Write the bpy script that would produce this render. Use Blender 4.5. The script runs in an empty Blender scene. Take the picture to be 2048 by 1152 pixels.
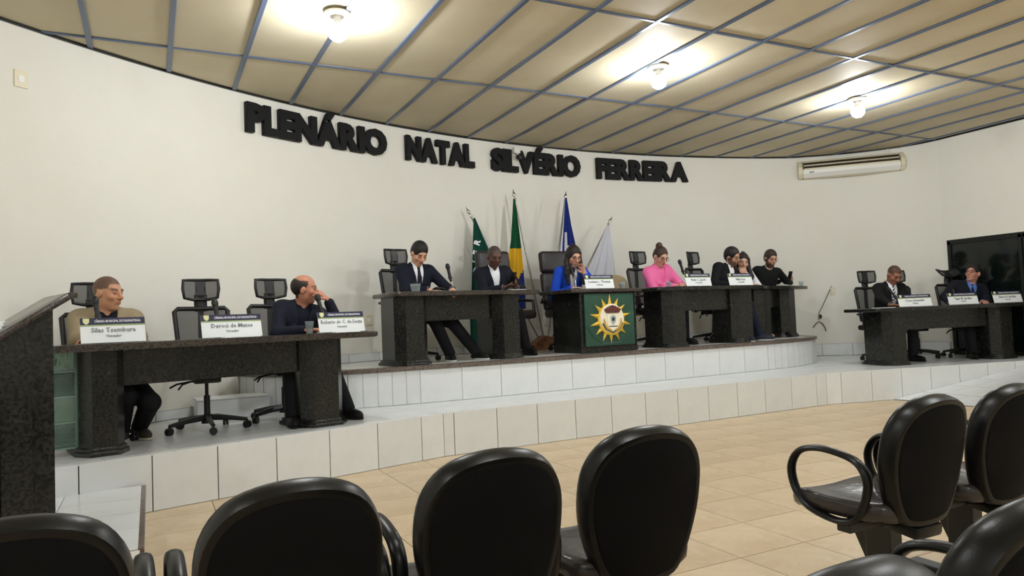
import bpy, bmesh, math, random
import numpy as np
from mathutils import Vector, Matrix
random.seed(7)
R_ = math.radians
scene = bpy.context.scene
COL = scene.collection

# ------------------------------------------------------------------ camera
FPX = 1440.85
YAW, PIT, ROL = 0.46751519, 0.04303736, -0.04065492
CAM = np.array([0.0, 0.0, 1.16])
def cam_axes():
    cy, sy, cp, sp, cr, sr = math.cos(YAW), math.sin(YAW), math.cos(PIT), math.sin(PIT), math.cos(ROL), math.sin(ROL)
    fwd = np.array([sy*cp, cy*cp, sp]); right = np.array([cy, -sy, 0.0]); up = np.cross(right, fwd)
    return cr*right+sr*up, -sr*right+cr*up, fwd
AX_R, AX_U, AX_F = cam_axes()
cam = bpy.data.cameras.new('camera'); camo = bpy.data.objects.new('camera', cam); COL.objects.link(camo)
cam.sensor_width = 36.0; cam.lens = FPX/2048*36.0; cam.clip_start = 0.05; cam.clip_end = 100
M = Matrix.Identity(4)
for i in range(3):
    M[i][0], M[i][1], M[i][2], M[i][3] = AX_R[i], AX_U[i], -AX_F[i], CAM[i]
camo.matrix_world = M
scene.camera = camo
# ------------------------------------------------------------------ world, exposure
w = bpy.data.worlds.new('world'); scene.world = w; w.use_nodes = True
w.node_tree.nodes['Background'].inputs[0].default_value = (0.02, 0.025, 0.03, 1)
w.node_tree.nodes['Background'].inputs[1].default_value = 0.3
scene.view_settings.view_transform = 'Standard'; scene.view_settings.look = 'None'
scene.view_settings.gamma = 1.0; scene.view_settings.use_curve_mapping = False
scene.view_settings.exposure = 0.24
BULB = 320.0           # emission strength of each bulb
BULB_COL = (0.93, 0.97, 1.0)

# pixel helpers (a pixel gives a direction; the distance comes from a plane the thing touches)
def ray(x, y): return ((x-1024)/FPX)*AX_R + ((576-y)/FPX)*AX_U + AX_F
def on_z(x, y, z):
    d = ray(x, y); return Vector(CAM + d*((z-CAM[2])/d[2]))
def on_y(x, y, Y):
    d = ray(x, y); return Vector(CAM + d*(Y/d[1]))
def on_depth(x, y, dep): return Vector(CAM + ray(x, y)*dep)
def proj(p):
    d = np.array(p)-CAM; z = d@AX_F
    return (1024+FPX*(d@AX_R)/z, 576-FPX*(d@AX_U)/z, z)
CC = (5.7764, -1.8539); RR = 10.735; XR = 10.615; ZC = 3.60; ZL = 0.372; ZU = 0.735
GX0, GY0, GDX, GDY = -0.405, 6.674, 0.6045, 1.974
def wallY(X, r=RR): return CC[1]+math.sqrt(max(0, r*r-(X-CC[0])**2))
CORNER = [(9.30, wallY(9.30)), (9.82, 7.935), (10.24, 7.52), (10.52, 7.07), (10.615, 6.66)]     # rounded corner into the right wall
def corner_pts(d, n=6):
    P = CORNER; out = []
    P = [(9.0, wallY(9.0))]+P+[(10.615, 6.3)]
    for i in range(1, len(P)-2):
        p0, p1, p2, p3 = P[i-1], P[i], P[i+1], P[i+2]
        for k in range(n):
            t = k/n
            out.append(tuple(0.5*((2*p1[c])+(-p0[c]+p2[c])*t+(2*p0[c]-5*p1[c]+4*p2[c]-p3[c])*t*t+(-p0[c]+3*p1[c]-3*p2[c]+p3[c])*t**3) for c in (0, 1)))
    out.append(P[-2]); res = []
    for i in range(len(out)):
        a, b = out[max(i-1, 0)], out[min(i+1, len(out)-1)]; L = math.dist(a, b); res.append((out[i][0]+(b[1]-a[1])/L*d, out[i][1]-(b[0]-a[0])/L*d))
    return res
def arc(r, x0, x1, n):
    """plan of the wall from x0 to x1, r = RR minus inset; beyond x = 9.3 it follows the rounded corner"""
    xe = min(x1, 9.3); a0 = math.acos((x0-CC[0])/r); a1 = math.acos((xe-CC[0])/r)
    P = [(CC[0]+r*math.cos(a0+(a1-a0)*i/n), CC[1]+r*math.sin(a0+(a1-a0)*i/n)) for i in range(n+1)]
    if x1 > 9.3: P += [p for p in corner_pts(RR-r) if p[0] > P[-1][0]+1e-4]
    return P
def on_wall(x, y, inset=0.0):
    d = ray(x, y); P = arc(RR-inset, -3.5, XR, 80)+[(XR-inset, 0.0)]; best = None
    for a, b in zip(P[:-1], P[1:]):
        ex, ey = b[0]-a[0], b[1]-a[1]; det = d[0]*(-ey)+ex*d[1]
        if abs(det) < 1e-9: continue
        t = (a[0]*(-ey)+ex*a[1])/det; k = (d[0]*a[1]-d[1]*a[0])/det
        if t > 0 and -1e-6 <= k <= 1+1e-6: best = t; break
    return Vector(CAM+d*best)

# ------------------------------------------------------------------ materials
def mat(name, col, rough=0.5, metal=0.0, spec=0.5, noise=None, coat=0.0, bump=None, alpha=None, trans=0.0, emit=None, rnd=0.0, sss=0.0, ior=1.45):
    m = bpy.data.materials.new(name); m.use_nodes = True
    nt = m.node_tree; b = nt.nodes['Principled BSDF']
    def s(k, v):
        if k in b.inputs: b.inputs[k].default_value = v
    s('Base Color', (*col, 1)); s('Roughness', rough); s('Metallic', metal); s('Specular IOR Level', spec)
    s('Coat Weight', coat); s('Transmission Weight', trans); s('IOR', ior); s('Coat Roughness', 0.08)
    if sss: s('Subsurface Weight', sss); s('Subsurface Radius', (0.012, 0.005, 0.003)); s('Subsurface Scale', 1.0)
    tc = nt.nodes.new('ShaderNodeTexCoord')
    src = None
    if noise:   # list of (scale, col2, lo, hi, detail)
        prev = None
        for (sc, c2, lo, hi, det) in noise:
            n = nt.nodes.new('ShaderNodeTexNoise'); n.inputs['Scale'].default_value = sc; n.inputs['Detail'].default_value = det
            n.inputs['Roughness'].default_value = 0.6
            nt.links.new(tc.outputs['Object'], n.inputs['Vector'])
            r = nt.nodes.new('ShaderNodeMapRange'); r.inputs[1].default_value = lo; r.inputs[2].default_value = hi
            nt.links.new(n.outputs['Fac'], r.inputs[0])
            mx = nt.nodes.new('ShaderNodeMix'); mx.data_type = 'RGBA'
            nt.links.new(r.outputs[0], mx.inputs[0])
            if prev is None: mx.inputs[6].default_value = (*col, 1)
            else: nt.links.new(prev, mx.inputs[6])
            mx.inputs[7].default_value = (*c2, 1); prev = mx.outputs[2]
        src = prev
    if rnd:
        oi = nt.nodes.new('ShaderNodeObjectInfo'); mr = nt.nodes.new('ShaderNodeMapRange')
        mr.inputs[3].default_value = 1-rnd; mr.inputs[4].default_value = 1+rnd*0.5
        nt.links.new(oi.outputs['Random'], mr.inputs[0])
        hs = nt.nodes.new('ShaderNodeHueSaturation'); nt.links.new(mr.outputs[0], hs.inputs['Value'])
        if src: nt.links.new(src, hs.inputs['Color'])
        else: hs.inputs['Color'].default_value = (*col, 1)
        src = hs.outputs['Color']
    if src: nt.links.new(src, b.inputs['Base Color'])
    if bump:    # (scale, strength)
        n = nt.nodes.new('ShaderNodeTexNoise'); n.inputs['Scale'].default_value = bump[0]; n.inputs['Detail'].default_value = 4
        nt.links.new(tc.outputs['Object'], n.inputs['Vector'])
        bp = nt.nodes.new('ShaderNodeBump'); bp.inputs['Strength'].default_value = bump[1]; bp.inputs['Distance'].default_value = 0.01
        nt.links.new(n.outputs['Fac'], bp.inputs['Height']); nt.links.new(bp.outputs['Normal'], b.inputs['Normal'])
    if alpha is not None: s('Alpha', alpha)
    if emit: s('Emission Color', (*emit[0], 1)); s('Emission Strength', emit[1])
    return m
def lin(r, g, b):   # sRGB 0-255 to linear
    f = lambda c: (c/255/12.92) if c/255 <= 0.04045 else ((c/255+0.055)/1.055)**2.4
    return (f(r), f(g), f(b))
MT = {}
MT['wall'] = mat('wall_paint', lin(231, 229, 220), 0.75, spec=0.3, noise=[(0.8, lin(227, 224, 213), 0.45, 0.75, 4), (9, lin(228, 226, 216), 0.55, 0.8, 5)], bump=(60, 0.05))
MT['wall_scuff'] = mat('wall_scuff', lin(231, 226, 206), 0.8)
MT['ceil'] = mat('ceiling_panel', lin(206, 196, 170), 0.65, spec=0.2, noise=[(1.3, lin(197, 185, 157), 0.45, 0.8, 3)], rnd=0.05, bump=(35, 0.04))
MT['bar'] = mat('ceiling_bar', lin(84, 98, 124), 0.35, metal=0.0, spec=0.6)
MT['floor_base'] = mat('floor_grout', lin(140, 116, 88), 0.8)
MT['floor'] = mat('floor_tile', lin(211, 191, 160), 0.36, spec=0.45, noise=[(2.5, lin(196, 172, 138), 0.4, 0.72, 5), (14, lin(217, 200, 172), 0.5, 0.8, 4)], rnd=0.045, bump=(9, 0.06))
MT['grout'] = mat('stage_grout', lin(58, 55, 52), 0.85)
MT['tile'] = mat('stage_tile', lin(228, 231, 232), 0.22, spec=0.5, noise=[(3, lin(219, 222, 223), 0.45, 0.75, 4)], rnd=0.03)
MT['nosing'] = mat('stone_nosing', lin(112, 100, 92), 0.3, spec=0.5, noise=[(40, lin(82, 72, 66), 0.45, 0.6, 3)])
MT['granite'] = mat('dark_granite', lin(40, 41, 38), 0.22, spec=0.45, noise=[(55, lin(17, 18, 17), 0.42, 0.6, 6), (16, lin(66, 66, 61), 0.6, 0.78, 5)])
MT['granite_top'] = mat('brown_granite_top', lin(70, 63, 58), 0.2, spec=0.5, noise=[(60, lin(38, 34, 32), 0.42, 0.6, 5)])
MT['glass_block'] = mat('glass_block', lin(150, 178, 165), 0.12, trans=0.75, bump=(14, 0.9), ior=1.3)
MT['glass_grout'] = mat('glass_block_frame', lin(120, 145, 132), 0.4)
MT['black'] = mat('black_plastic', lin(24, 24, 25), 0.42)
MT['black_cloth'] = mat('black_fabric', lin(22, 22, 23), 0.85, bump=(180, 0.15))
MT['leather'] = mat('black_leather', lin(38, 34, 34), 0.4, bump=(60, 0.12))
MT['pu'] = mat('black_polyurethane', lin(10, 11, 11), 0.33, spec=0.32, bump=(220, 0.04))
MT['pu_matte'] = mat('matte_black_shell', lin(15, 15, 16), 0.75, spec=0.12)
MT['pu_seat'] = mat('black_vinyl_seat', lin(44, 40, 40), 0.26, spec=0.55, bump=(13, 0.5))
MT['steel_black'] = mat('black_painted_steel', lin(22, 26, 24), 0.4)
MT['chrome'] = mat('chrome', (0.6, 0.6, 0.6), 0.18, metal=1.0)
MT['white_plastic'] = mat('white_plastic', lin(235, 234, 228), 0.35)
MT['cream_plastic'] = mat('cream_plastic', lin(226, 217, 190), 0.4)
MT['dark_slot'] = mat('dark_slot', lin(45, 32, 24), 0.6)
MT['letter'] = mat('black_letter', lin(9, 9, 11), 0.6, spec=0.3)
MT['paper'] = mat('white_paper', lin(240, 244, 246), 0.6)
MT['navy'] = mat('navy_print', lin(35, 36, 66), 0.5)
MT['green_line'] = mat('green_print', lin(150, 172, 110), 0.5)
MT['grey_ink'] = mat('grey_ink', lin(122, 127, 132), 0.6)
MT['white_ink'] = mat('white_ink', lin(225, 226, 238), 0.5)
MT['crest'] = mat('crest_print', lin(222, 224, 170), 0.5)
MT['acrylic'] = mat('clear_acrylic', (0.95, 0.97, 0.97), 0.05, trans=0.9, ior=1.2)
MT['green_board'] = mat('green_board', lin(34, 72, 58), 0.4, noise=[(5, lin(46, 86, 72), 0.45, 0.75, 3)])
MT['sun'] = mat('yellow_paint', lin(236, 196, 70), 0.45)
MT['cream'] = mat('cream_paint', lin(246, 238, 215), 0.45)
MT['crown'] = mat('maroon_paint', lin(92, 44, 42), 0.5)
MT['gold'] = mat('gold_paint', lin(196, 158, 72), 0.45)
MT['darkink'] = mat('dark_paint', lin(46, 52, 54), 0.5)
MT['greyp'] = mat('grey_paint', lin(170, 182, 180), 0.5)
MT['wood'] = mat('wood', lin(140, 96, 62), 0.45, noise=[(14, lin(112, 72, 44), 0.4, 0.7, 4)])
MT['beige_fab'] = mat('beige_upholstery', lin(176, 156, 122), 0.8)
MT['pole'] = mat('flag_pole', lin(150, 146, 138), 0.3, metal=0.7)
MT['fgreen'] = mat('flag_green', lin(24, 104, 66), 0.7)
MT['fgreen2'] = mat('flag_dark_green', lin(20, 92, 74), 0.7)
MT['fyellow'] = mat('flag_yellow', lin(244, 202, 50), 0.7)
MT['fblue'] = mat('flag_blue', lin(28, 52, 142), 0.7)
MT['fwhite'] = mat('flag_white', lin(236, 236, 244), 0.7)
MT['door_frame'] = mat('door_frame', lin(20, 22, 21), 0.35)
MT['door_glass'] = mat('dark_door_glass', lin(14, 22, 19), 0.06, spec=0.6)
MT['water'] = mat('plastic_cup', lin(226, 236, 238), 0.08, trans=0.85, ior=1.15)
MT['screen'] = mat('phone_body', lin(16, 16, 20), 0.2)
MT['bulb'] = mat('lit_bulb', (1, 1, 1), 0.5, emit=(BULB_COL, BULB))
MT['cable'] = mat('grey_cable', lin(120, 108, 92), 0.6)
MT['rear_wall'] = MT['wall']
# see-through woven chair mesh
def mesh_mat():
    m = bpy.data.materials.new('chair_mesh'); m.use_nodes = True; nt = m.node_tree
    b = nt.nodes['Principled BSDF']; b.inputs['Base Color'].default_value = (*lin(40, 40, 41), 1); b.inputs['Roughness'].default_value = 0.7
    t = nt.nodes.new('ShaderNodeBsdfTransparent'); mx = nt.nodes.new('ShaderNodeMixShader'); mx.inputs[0].default_value = 0.80
    nt.links.new(t.outputs[0], mx.inputs[1]); nt.links.new(b.outputs[0], mx.inputs[2])
    nt.links.new(mx.outputs[0], nt.nodes['Material Output'].inputs[0]); return m
MT['mesh'] = mesh_mat()
def skin_mat():
    m = bpy.data.materials.new('skin'); m.use_nodes = True; nt = m.node_tree; b = nt.nodes['Principled BSDF']
    a = nt.nodes.new('ShaderNodeAttribute'); a.attribute_name = 'Col'
    nt.links.new(a.outputs['Color'], b.inputs['Base Color']); b.inputs['Roughness'].default_value = 0.5
    b.inputs['Specular IOR Level'].default_value = 0.35
    return m
MT['skin'] = skin_mat()
def cloth(name, rgb, rough=0.85):
    k = 'cloth_'+name
    if k not in MT: MT[k] = mat(k, lin(*rgb), rough, spec=0.25, bump=(45, 0.12))
    return MT[k]

# ------------------------------------------------------------------ object helpers
def link(o): COL.objects.link(o); return o
def thing(name, label, cat, loc=(0, 0, 0), rz=0.0, group=None):
    o = bpy.data.objects.new(name, None); link(o); o.location = loc; o.rotation_euler = (0, 0, rz)
    o.empty_display_size = 0.1
    o['label'] = label; o['category'] = cat
    if group: o['group'] = group
    return o
def tag(o, label, cat, group=None):
    o['label'] = label; o['category'] = cat
    if group: o['group'] = group
    return o
def finish(me, m, smooth):
    if m is not None: me.materials.append(m)
    if smooth is not None:
        me.polygons.foreach_set('use_smooth', [True]*len(me.polygons))
        if smooth: me.set_sharp_from_angle(angle=R_(smooth))
    me.update()
def obj(name, bm, m, parent=None, loc=(0, 0, 0), rot=(0, 0, 0), smooth=None, label=None):
    if isinstance(bm, bpy.types.Mesh): me = bm
    else:
        me = bpy.data.meshes.new(name); bm.to_mesh(me); bm.free(); finish(me, m, smooth)
    o = bpy.data.objects.new(name, me); link(o); o.location = loc; o.rotation_euler = rot
    if parent: o.parent = parent
    if label: o['label'] = label
    return o
def struct(o): o['kind'] = 'structure'; return o
def nb(): return bmesh.new()
def box(bm, size, loc=(0, 0, 0), rot=None, bev=0.0, seg=2):
    mt = Matrix.Translation(Vector(loc))
    if rot is not None: mt = mt @ (rot if isinstance(rot, Matrix) else Matrix.Rotation(rot, 4, 'Z'))
    r = bmesh.ops.create_cube(bm, size=1.0, matrix=mt @ Matrix.Diagonal((*size, 1)))
    if bev:
        es = set()
        for v in r['verts']: es.update(v.link_edges)
        bmesh.ops.bevel(bm, geom=list(es), offset=bev, segments=seg, affect='EDGES', profile=0.5)
    return bm
def prism(bm, pts, z0, z1, bev=0.0, seg=2, bev_top=True):
    vb = [bm.verts.new((p[0], p[1], z0)) for p in pts]; vt = [bm.verts.new((p[0], p[1], z1)) for p in pts]
    n = len(pts); fb = bm.faces.new(vb[::-1]); ft = bm.faces.new(vt)
    sides = [bm.faces.new((vb[i], vb[(i+1) % n], vt[(i+1) % n], vt[i])) for i in range(n)]
    if bev:
        es = [e for e in ft.edges]+([e for e in fb.edges] if bev_top == 'both' else [])
        bmesh.ops.bevel(bm, geom=es, offset=bev, segments=seg, affect='EDGES', profile=0.5)
    return bm
def tube(bm, pts, r, seg=8, cap=True, closed=False, flat=1.0, flat_axis=None):
    pts = [Vector(p) for p in pts]; n = len(pts); rings = []
    rr = r if isinstance(r, (list, tuple)) else [r]*n
    up = Vector((0, 0, 1)); prev = None
    for i, p in enumerate(pts):
        if closed: t = (pts[(i+1) % n]-pts[i-1]).normalized()
        else: t = (pts[min(i+1, n-1)]-pts[max(i-1, 0)]).normalized()
        if flat_axis is not None:
            a = Vector(flat_axis); a = (a-t*a.dot(t)).normalized()
        elif prev is None:
            a = t.cross(up)
            if a.length < 1e-3: a = t.cross(Vector((1, 0, 0)))
            a.normalize()
        else:
            a = (prev-t*prev.dot(t)).normalized()
        prev = a; b = t.cross(a)
        rings.append([bm.verts.new(p+(a*math.cos(2*math.pi*k/seg)*flat+b*math.sin(2*math.pi*k/seg))*rr[i]) for k in range(seg)])
    m = n if closed else n-1
    for i in range(m):
        A, B = rings[i], rings[(i+1) % n]
        for k in range(seg): bm.faces.new((A[k], A[(k+1) % seg], B[(k+1) % seg], B[k]))
    if cap and not closed:
        bm.faces.new(rings[0][::-1]); bm.faces.new(rings[-1])
    bmesh.ops.recalc_face_normals(bm, faces=bm.faces[:])
    return bm
def lathe(bm, prof, seg=20, loc=(0, 0, 0), mtx=None):
    loc = Vector(loc); rings = []
    for (r, z) in prof:
        ring = []
        for k in range(seg):
            v = Vector((r*math.cos(2*math.pi*k/seg), r*math.sin(2*math.pi*k/seg), z))
            if mtx is not None: v = mtx @ v
            ring.append(bm.verts.new(v+loc))
        rings.append(ring)
    for A, B in zip(rings[:-1], rings[1:]):
        for k in range(seg): bm.faces.new((A[k], A[(k+1) % seg], B[(k+1) % seg], B[k]))
    if prof[0][0] > 1e-6: bm.faces.new(rings[0][::-1])
    if prof[-1][0] > 1e-6: bm.faces.new(rings[-1])
    bmesh.ops.remove_doubles(bm, verts=bm.verts[:], dist=1e-6)
    return bm
def copy_tree(o, parent=None):
    c = o.copy(); link(c); c.parent = parent
    for ch in list(o.children): copy_tree(ch, c)
    return c
def clip_poly(poly, clip):    # convex clip, both CCW lists of (x, y)
    out = list(poly)
    n = len(clip)
    for i in range(n):
        a, b = clip[i], clip[(i+1) % n]; inp = out; out = []
        if not inp: break
        def side(p): return (b[0]-a[0])*(p[1]-a[1])-(b[1]-a[1])*(p[0]-a[0])
        for j in range(len(inp)):
            p, q = inp[j-1], inp[j]; sp, sq = side(p), side(q)
            if (sp >= 0) != (sq >= 0):
                t = sp/(sp-sq); out.append((p[0]+(q[0]-p[0])*t, p[1]+(q[1]-p[1])*t))
            if sq >= 0: out.append(q)
    return out
def area(p):
    return 0.5*sum(p[i-1][0]*p[i][1]-p[i][0]*p[i-1][1] for i in range(len(p)))
def text_mesh(s, size=1.0, extrude=0.0, offset=0.0, bevel=0.0, align='LEFT', res=3):
    c = bpy.data.curves.new('txt', 'FONT'); c.body = s; c.size = size; c.extrude = extrude; c.offset = offset
    c.bevel_depth = bevel; c.bevel_resolution = 1; c.align_x = align; c.resolution_u = res
    o = bpy.data.objects.new('txt', c)
    me = bpy.data.meshes.new_from_object(o)
    bpy.data.objects.remove(o); bpy.data.curves.remove(c)
    return me
def basis(x, y, z, loc=(0, 0, 0)):
    m = Matrix.Identity(4)
    for i in range(3): m[i][0], m[i][1], m[i][2], m[i][3] = x[i], y[i], z[i], loc[i]
    return m

# ------------------------------------------------------------------ room shell
XL, YR = -3.6, -5.0
XL_Y = wallY(XL)
inner = arc(RR, XL, XR, 64)
room_poly = [(XL, YR), (XR, YR)]+inner[::-1]          # CCW
def ribbon(pts_in, pts_out, z0, z1):
    bm = nb(); rows = []
    for P in (pts_in, pts_out):
        rows.append([(bm.verts.new((x, y, z0)), bm.verts.new((x, y, z1))) for x, y in P])
    n = len(pts_in)
    for i in range(n-1):
        a, b = rows[0][i], rows[0][i+1]; c, d = rows[1][i], rows[1][i+1]
        bm.faces.new((a[0], a[1], b[1], b[0])); bm.faces.new((c[0], d[0], d[1], c[1]))
        bm.faces.new((a[1], c[1], d[1], b[1])); bm.faces.new((a[0], b[0], d[0], c[0]))
    for i in (0, n-1):
        a, c = rows[0][i], rows[1][i]; bm.faces.new((a[0], c[0], c[1], a[1]))
    bmesh.ops.recalc_face_normals(bm, faces=bm.faces[:]); return bm
outer = arc(RR+0.15, XL-0.1, XR+0.1, 64)
wall_back = struct(obj('wall_back', ribbon(inner, outer, 0, ZC+0.02), MT['wall'], smooth=30))
DY1, DY0, DZ1 = 6.62, 4.55, 2.065         # glass door opening in the right wall
bm = nb(); yC = 6.66
box(bm, (0.15, yC+0.1-DY1, ZC), (XR+0.075, (yC+0.1+DY1)/2, ZC/2))
box(bm, (0.15, DY0-YR, ZC), (XR+0.075, (DY0+YR)/2, ZC/2))
box(bm, (0.15, DY1-DY0, ZC-DZ1), (XR+0.075, (DY0+DY1)/2, (ZC+DZ1)/2))
box(bm, (0.15, DY1-DY0, ZL), (XR+0.075, (DY0+DY1)/2, ZL/2))
wall_right = struct(obj('wall_right', bm, MT['wall']))
bm = nb(); box(bm, (0.15, XL_Y-YR, ZC), (XL-0.075, (XL_Y+YR)/2, ZC/2)); struct(obj('wall_left', bm, MT['wall']))
bm = nb(); box(bm, (XR-XL+0.3, 0.15, ZC), ((XR+XL)/2, YR-0.075, ZC/2)); struct(obj('wall_rear', bm, MT['wall']))
# floor and its tiles
bm = nb(); box(bm, (XR-XL+0.3, 14.5, 0.1), ((XR+XL)/2, YR+7.2, -0.055)); floor = struct(obj('floor', bm, MT['floor_base']))
T = 0.4185; g = 0.005
tile_me = None
bm = nb(); box(bm, (T-g, T-g, 0.010), (0, 0, -0.005)); tile_me = bpy.data.meshes.new('floor_tile'); bm.to_mesh(tile_me); bm.free(); finish(tile_me, MT['floor'], None)
cells = []
for i in range(-20, 25):
    for j in range(-22, 12):
        x, y = 2.455+T*(i+0.5), 2.599+T*(j+0.5)
        if not (XL < x < XR and YR < y < 6.3): continue
        px, py, d = proj((x, y, 0))
        vis = d > 0.4 and -120 < px < 2170 and py < 1250
        cells.append((0 if vis else 1, d if d > 0 else 99, x, y))
cells.sort()
rest = nb()
for k, (v, d, x, y) in enumerate(cells):
    if v == 0 and k < 300:
        o = bpy.data.objects.new('floor_tile', tile_me); link(o); o.location = (x, y, 0); o.parent = floor
    else: box(rest, (T-g, T-g, 0.010), (x, y, -0.005))
o = obj('floor_tiles_far', rest, MT['floor'], floor); o['kind'] = 'stuff'

# ceiling: slab, panels, bars
bm = nb(); prism(bm, [(x, y) for x, y in room_poly], ZC+0.012, ZC+0.10); ceiling = struct(obj('ceiling', bm, MT['bar']))
for i in range(-6, 20):
    x0, x1 = GX0+GDX*i, GX0+GDX*(i+1)
    for j in range(-1, 6):
        y1, y0 = GY0-GDY*j, GY0-GDY*(j+1)
        if j == -1: y1 = 9.2
        p = clip_poly([(x0+.002, y0+.002), (x1-.002, y0+.002), (x1-.002, y1-.002), (x0+.002, y1-.002)], room_poly)
        if len(p) < 3 or area(p) < 0.004: continue
        cx, cy = sum(q[0] for q in p)/len(p), sum(q[1] for q in p)/len(p)
        bm = nb(); prism(bm, [(q[0]-cx, q[1]-cy) for q in p], 0.0, 0.01)
        o = obj('ceiling_panel', bm, MT['ceil'], ceiling, (cx, cy, ZC-0.001+random.uniform(0, 0.003)), (R_(random.uniform(-.25, .25)), R_(random.uniform(-.3, .3)), 0))
def wall_span_y(x):
    ins = [p for p in inner if p[0] <= x]; a = ins[-1]; b = inner[min(len(ins), len(inner)-1)]
    return (YR, a[1]+(b[1]-a[1])*(x-a[0])/max(1e-6, b[0]-a[0])-0.01)
for i in range(-5, 19):
    x = GX0+GDX*i
    if not XL+.05 < x < XR-.05: continue
    y0, y1 = wall_span_y(x); bm = nb(); box(bm, (0.042, y1-y0, 0.014), (0, 0, 0), bev=0.004, seg=1)
    obj('ceiling_bar', bm, MT['bar'], ceiling, (x, (y0+y1)/2, ZC-0.010))
for j in range(0, 6):
    y = GY0-GDY*j
    xw = CC[0]-math.sqrt(max(0, RR*RR-(y-CC[1])**2)) if y > XL_Y else XL
    xe = XR-.02
    bm = nb(); box(bm, (xe-xw-.02, 0.032, 0.013), (0, 0, 0), bev=0.004, seg=1)
    obj('ceiling_cross_bar', bm, MT['bar'], ceiling, ((xe+xw)/2, y, ZC-0.0085))
ia = arc(RR-0.022, XL, XR, 64)
struct(obj('trim_1', ribbon(ia, [(x, y) for x, y in arc(RR-0.001, XL, XR, 64)], ZC-0.022, ZC-0.002), MT['door_frame']))
bm = nb(); box(bm, (0.022, yC-YR, 0.02), (XR-0.012, (yC+YR)/2, ZC-0.012)); struct(obj('trim_2', bm, MT['door_frame']))

# ------------------------------------------------------------------ stage
FA, FB, FC, FD = (-2.70, 4.68), (2.25, 5.885), (7.12, 5.99), (10.61, 5.10)   # lower front edge
front = [FA, FB, FC, FD]
def lerp2(a, b, t): return (a[0]+(b[0]-a[0])*t, a[1]+(b[1]-a[1])*t)
# upper platform front edge (rounded ends)
def smooth_path(P, n=10):
    out = []
    for i in range(len(P)-1):
        p0, p1, p2, p3 = P[max(i-1, 0)], P[i], P[i+1], P[min(i+2, len(P)-1)]
        for k in range(n):
            t = k/n
            out.append(tuple(0.5*((2*p1[c])+(-p0[c]+p2[c])*t+(2*p0[c]-5*p1[c]+4*p2[c]-p3[c])*t*t+(-p0[c]+3*p1[c]-3*p2[c]+p3[c])*t**3) for c in (0, 1)))
    out.append(P[-1]); return out
UPK = [(0.80, wallY(0.80)-.006), (1.02, 7.22), (1.60, 6.87), (2.36, 6.76), (3.2, 6.73), (4.9, 6.77), (6.2, 6.82), (7.12, 6.87), (7.75, 6.97), (8.3, 7.16), (8.62, 7.42), (8.72, 7.75), (8.72, 8.40)]
UP = smooth_path(UPK, 8)
def resample(P, step):
    L = [0]
    for a, b in zip(P[:-1], P[1:]): L.append(L[-1]+math.dist(a, b))
    n = max(1, round(L[-1]/step)); out = []; j = 0
    for k in range(n+1):
        s = L[-1]*k/n
        while j < len(L)-2 and L[j+1] < s: j += 1
        out.append(lerp2(P[j], P[j+1], (s-L[j])/max(1e-9, L[j+1]-L[j])))
    return out
# lower platform body
low_poly = [FA, FB, FC, FD]+[(x, y) for x, y in arc(RR-0.003, -2.69, XR-0.003, 40)][::-1]
bm = nb(); prism(bm, low_poly, 0.0, ZL-0.009)
platform_low = struct(obj('platform_lower', bm, MT['grout']))
ZT = 0.009
def riser_tile(parent, a, b, z0, z1, gap=0.007, th=0.012, out=0.010, name='riser_tile'):
    dx, dy = b[0]-a[0], b[1]-a[1]; L = math.hypot(dx, dy); ang = math.atan2(dy, dx)
    bm = nb(); box(bm, (max(0.01, L-gap), th, z1-z0-gap), (0, 0, 0))
    cx, cy = (a[0]+b[0])/2+math.sin(ang)*(out-th/2), (a[1]+b[1])/2-math.cos(ang)*(out-th/2)
    return obj(name, bm, MT['tile'], parent, (cx, cy, (z0+z1)/2), (0, 0, ang))
for a, b, off in ((FA, FB, 0.27), (FB, FC, 0.10), (FC, FD, 0.2)):
    L = math.dist(a, b); s = 0.0; nxt = off
    while s < L-0.01:
        e = min(L, s+nxt); nxt = 0.418
        if L-e < 0.02: e = L
        riser_tile(platform_low, lerp2(a, b, s/L), lerp2(a, b, e/L), 0.0, ZL-0.002); s = e
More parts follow.
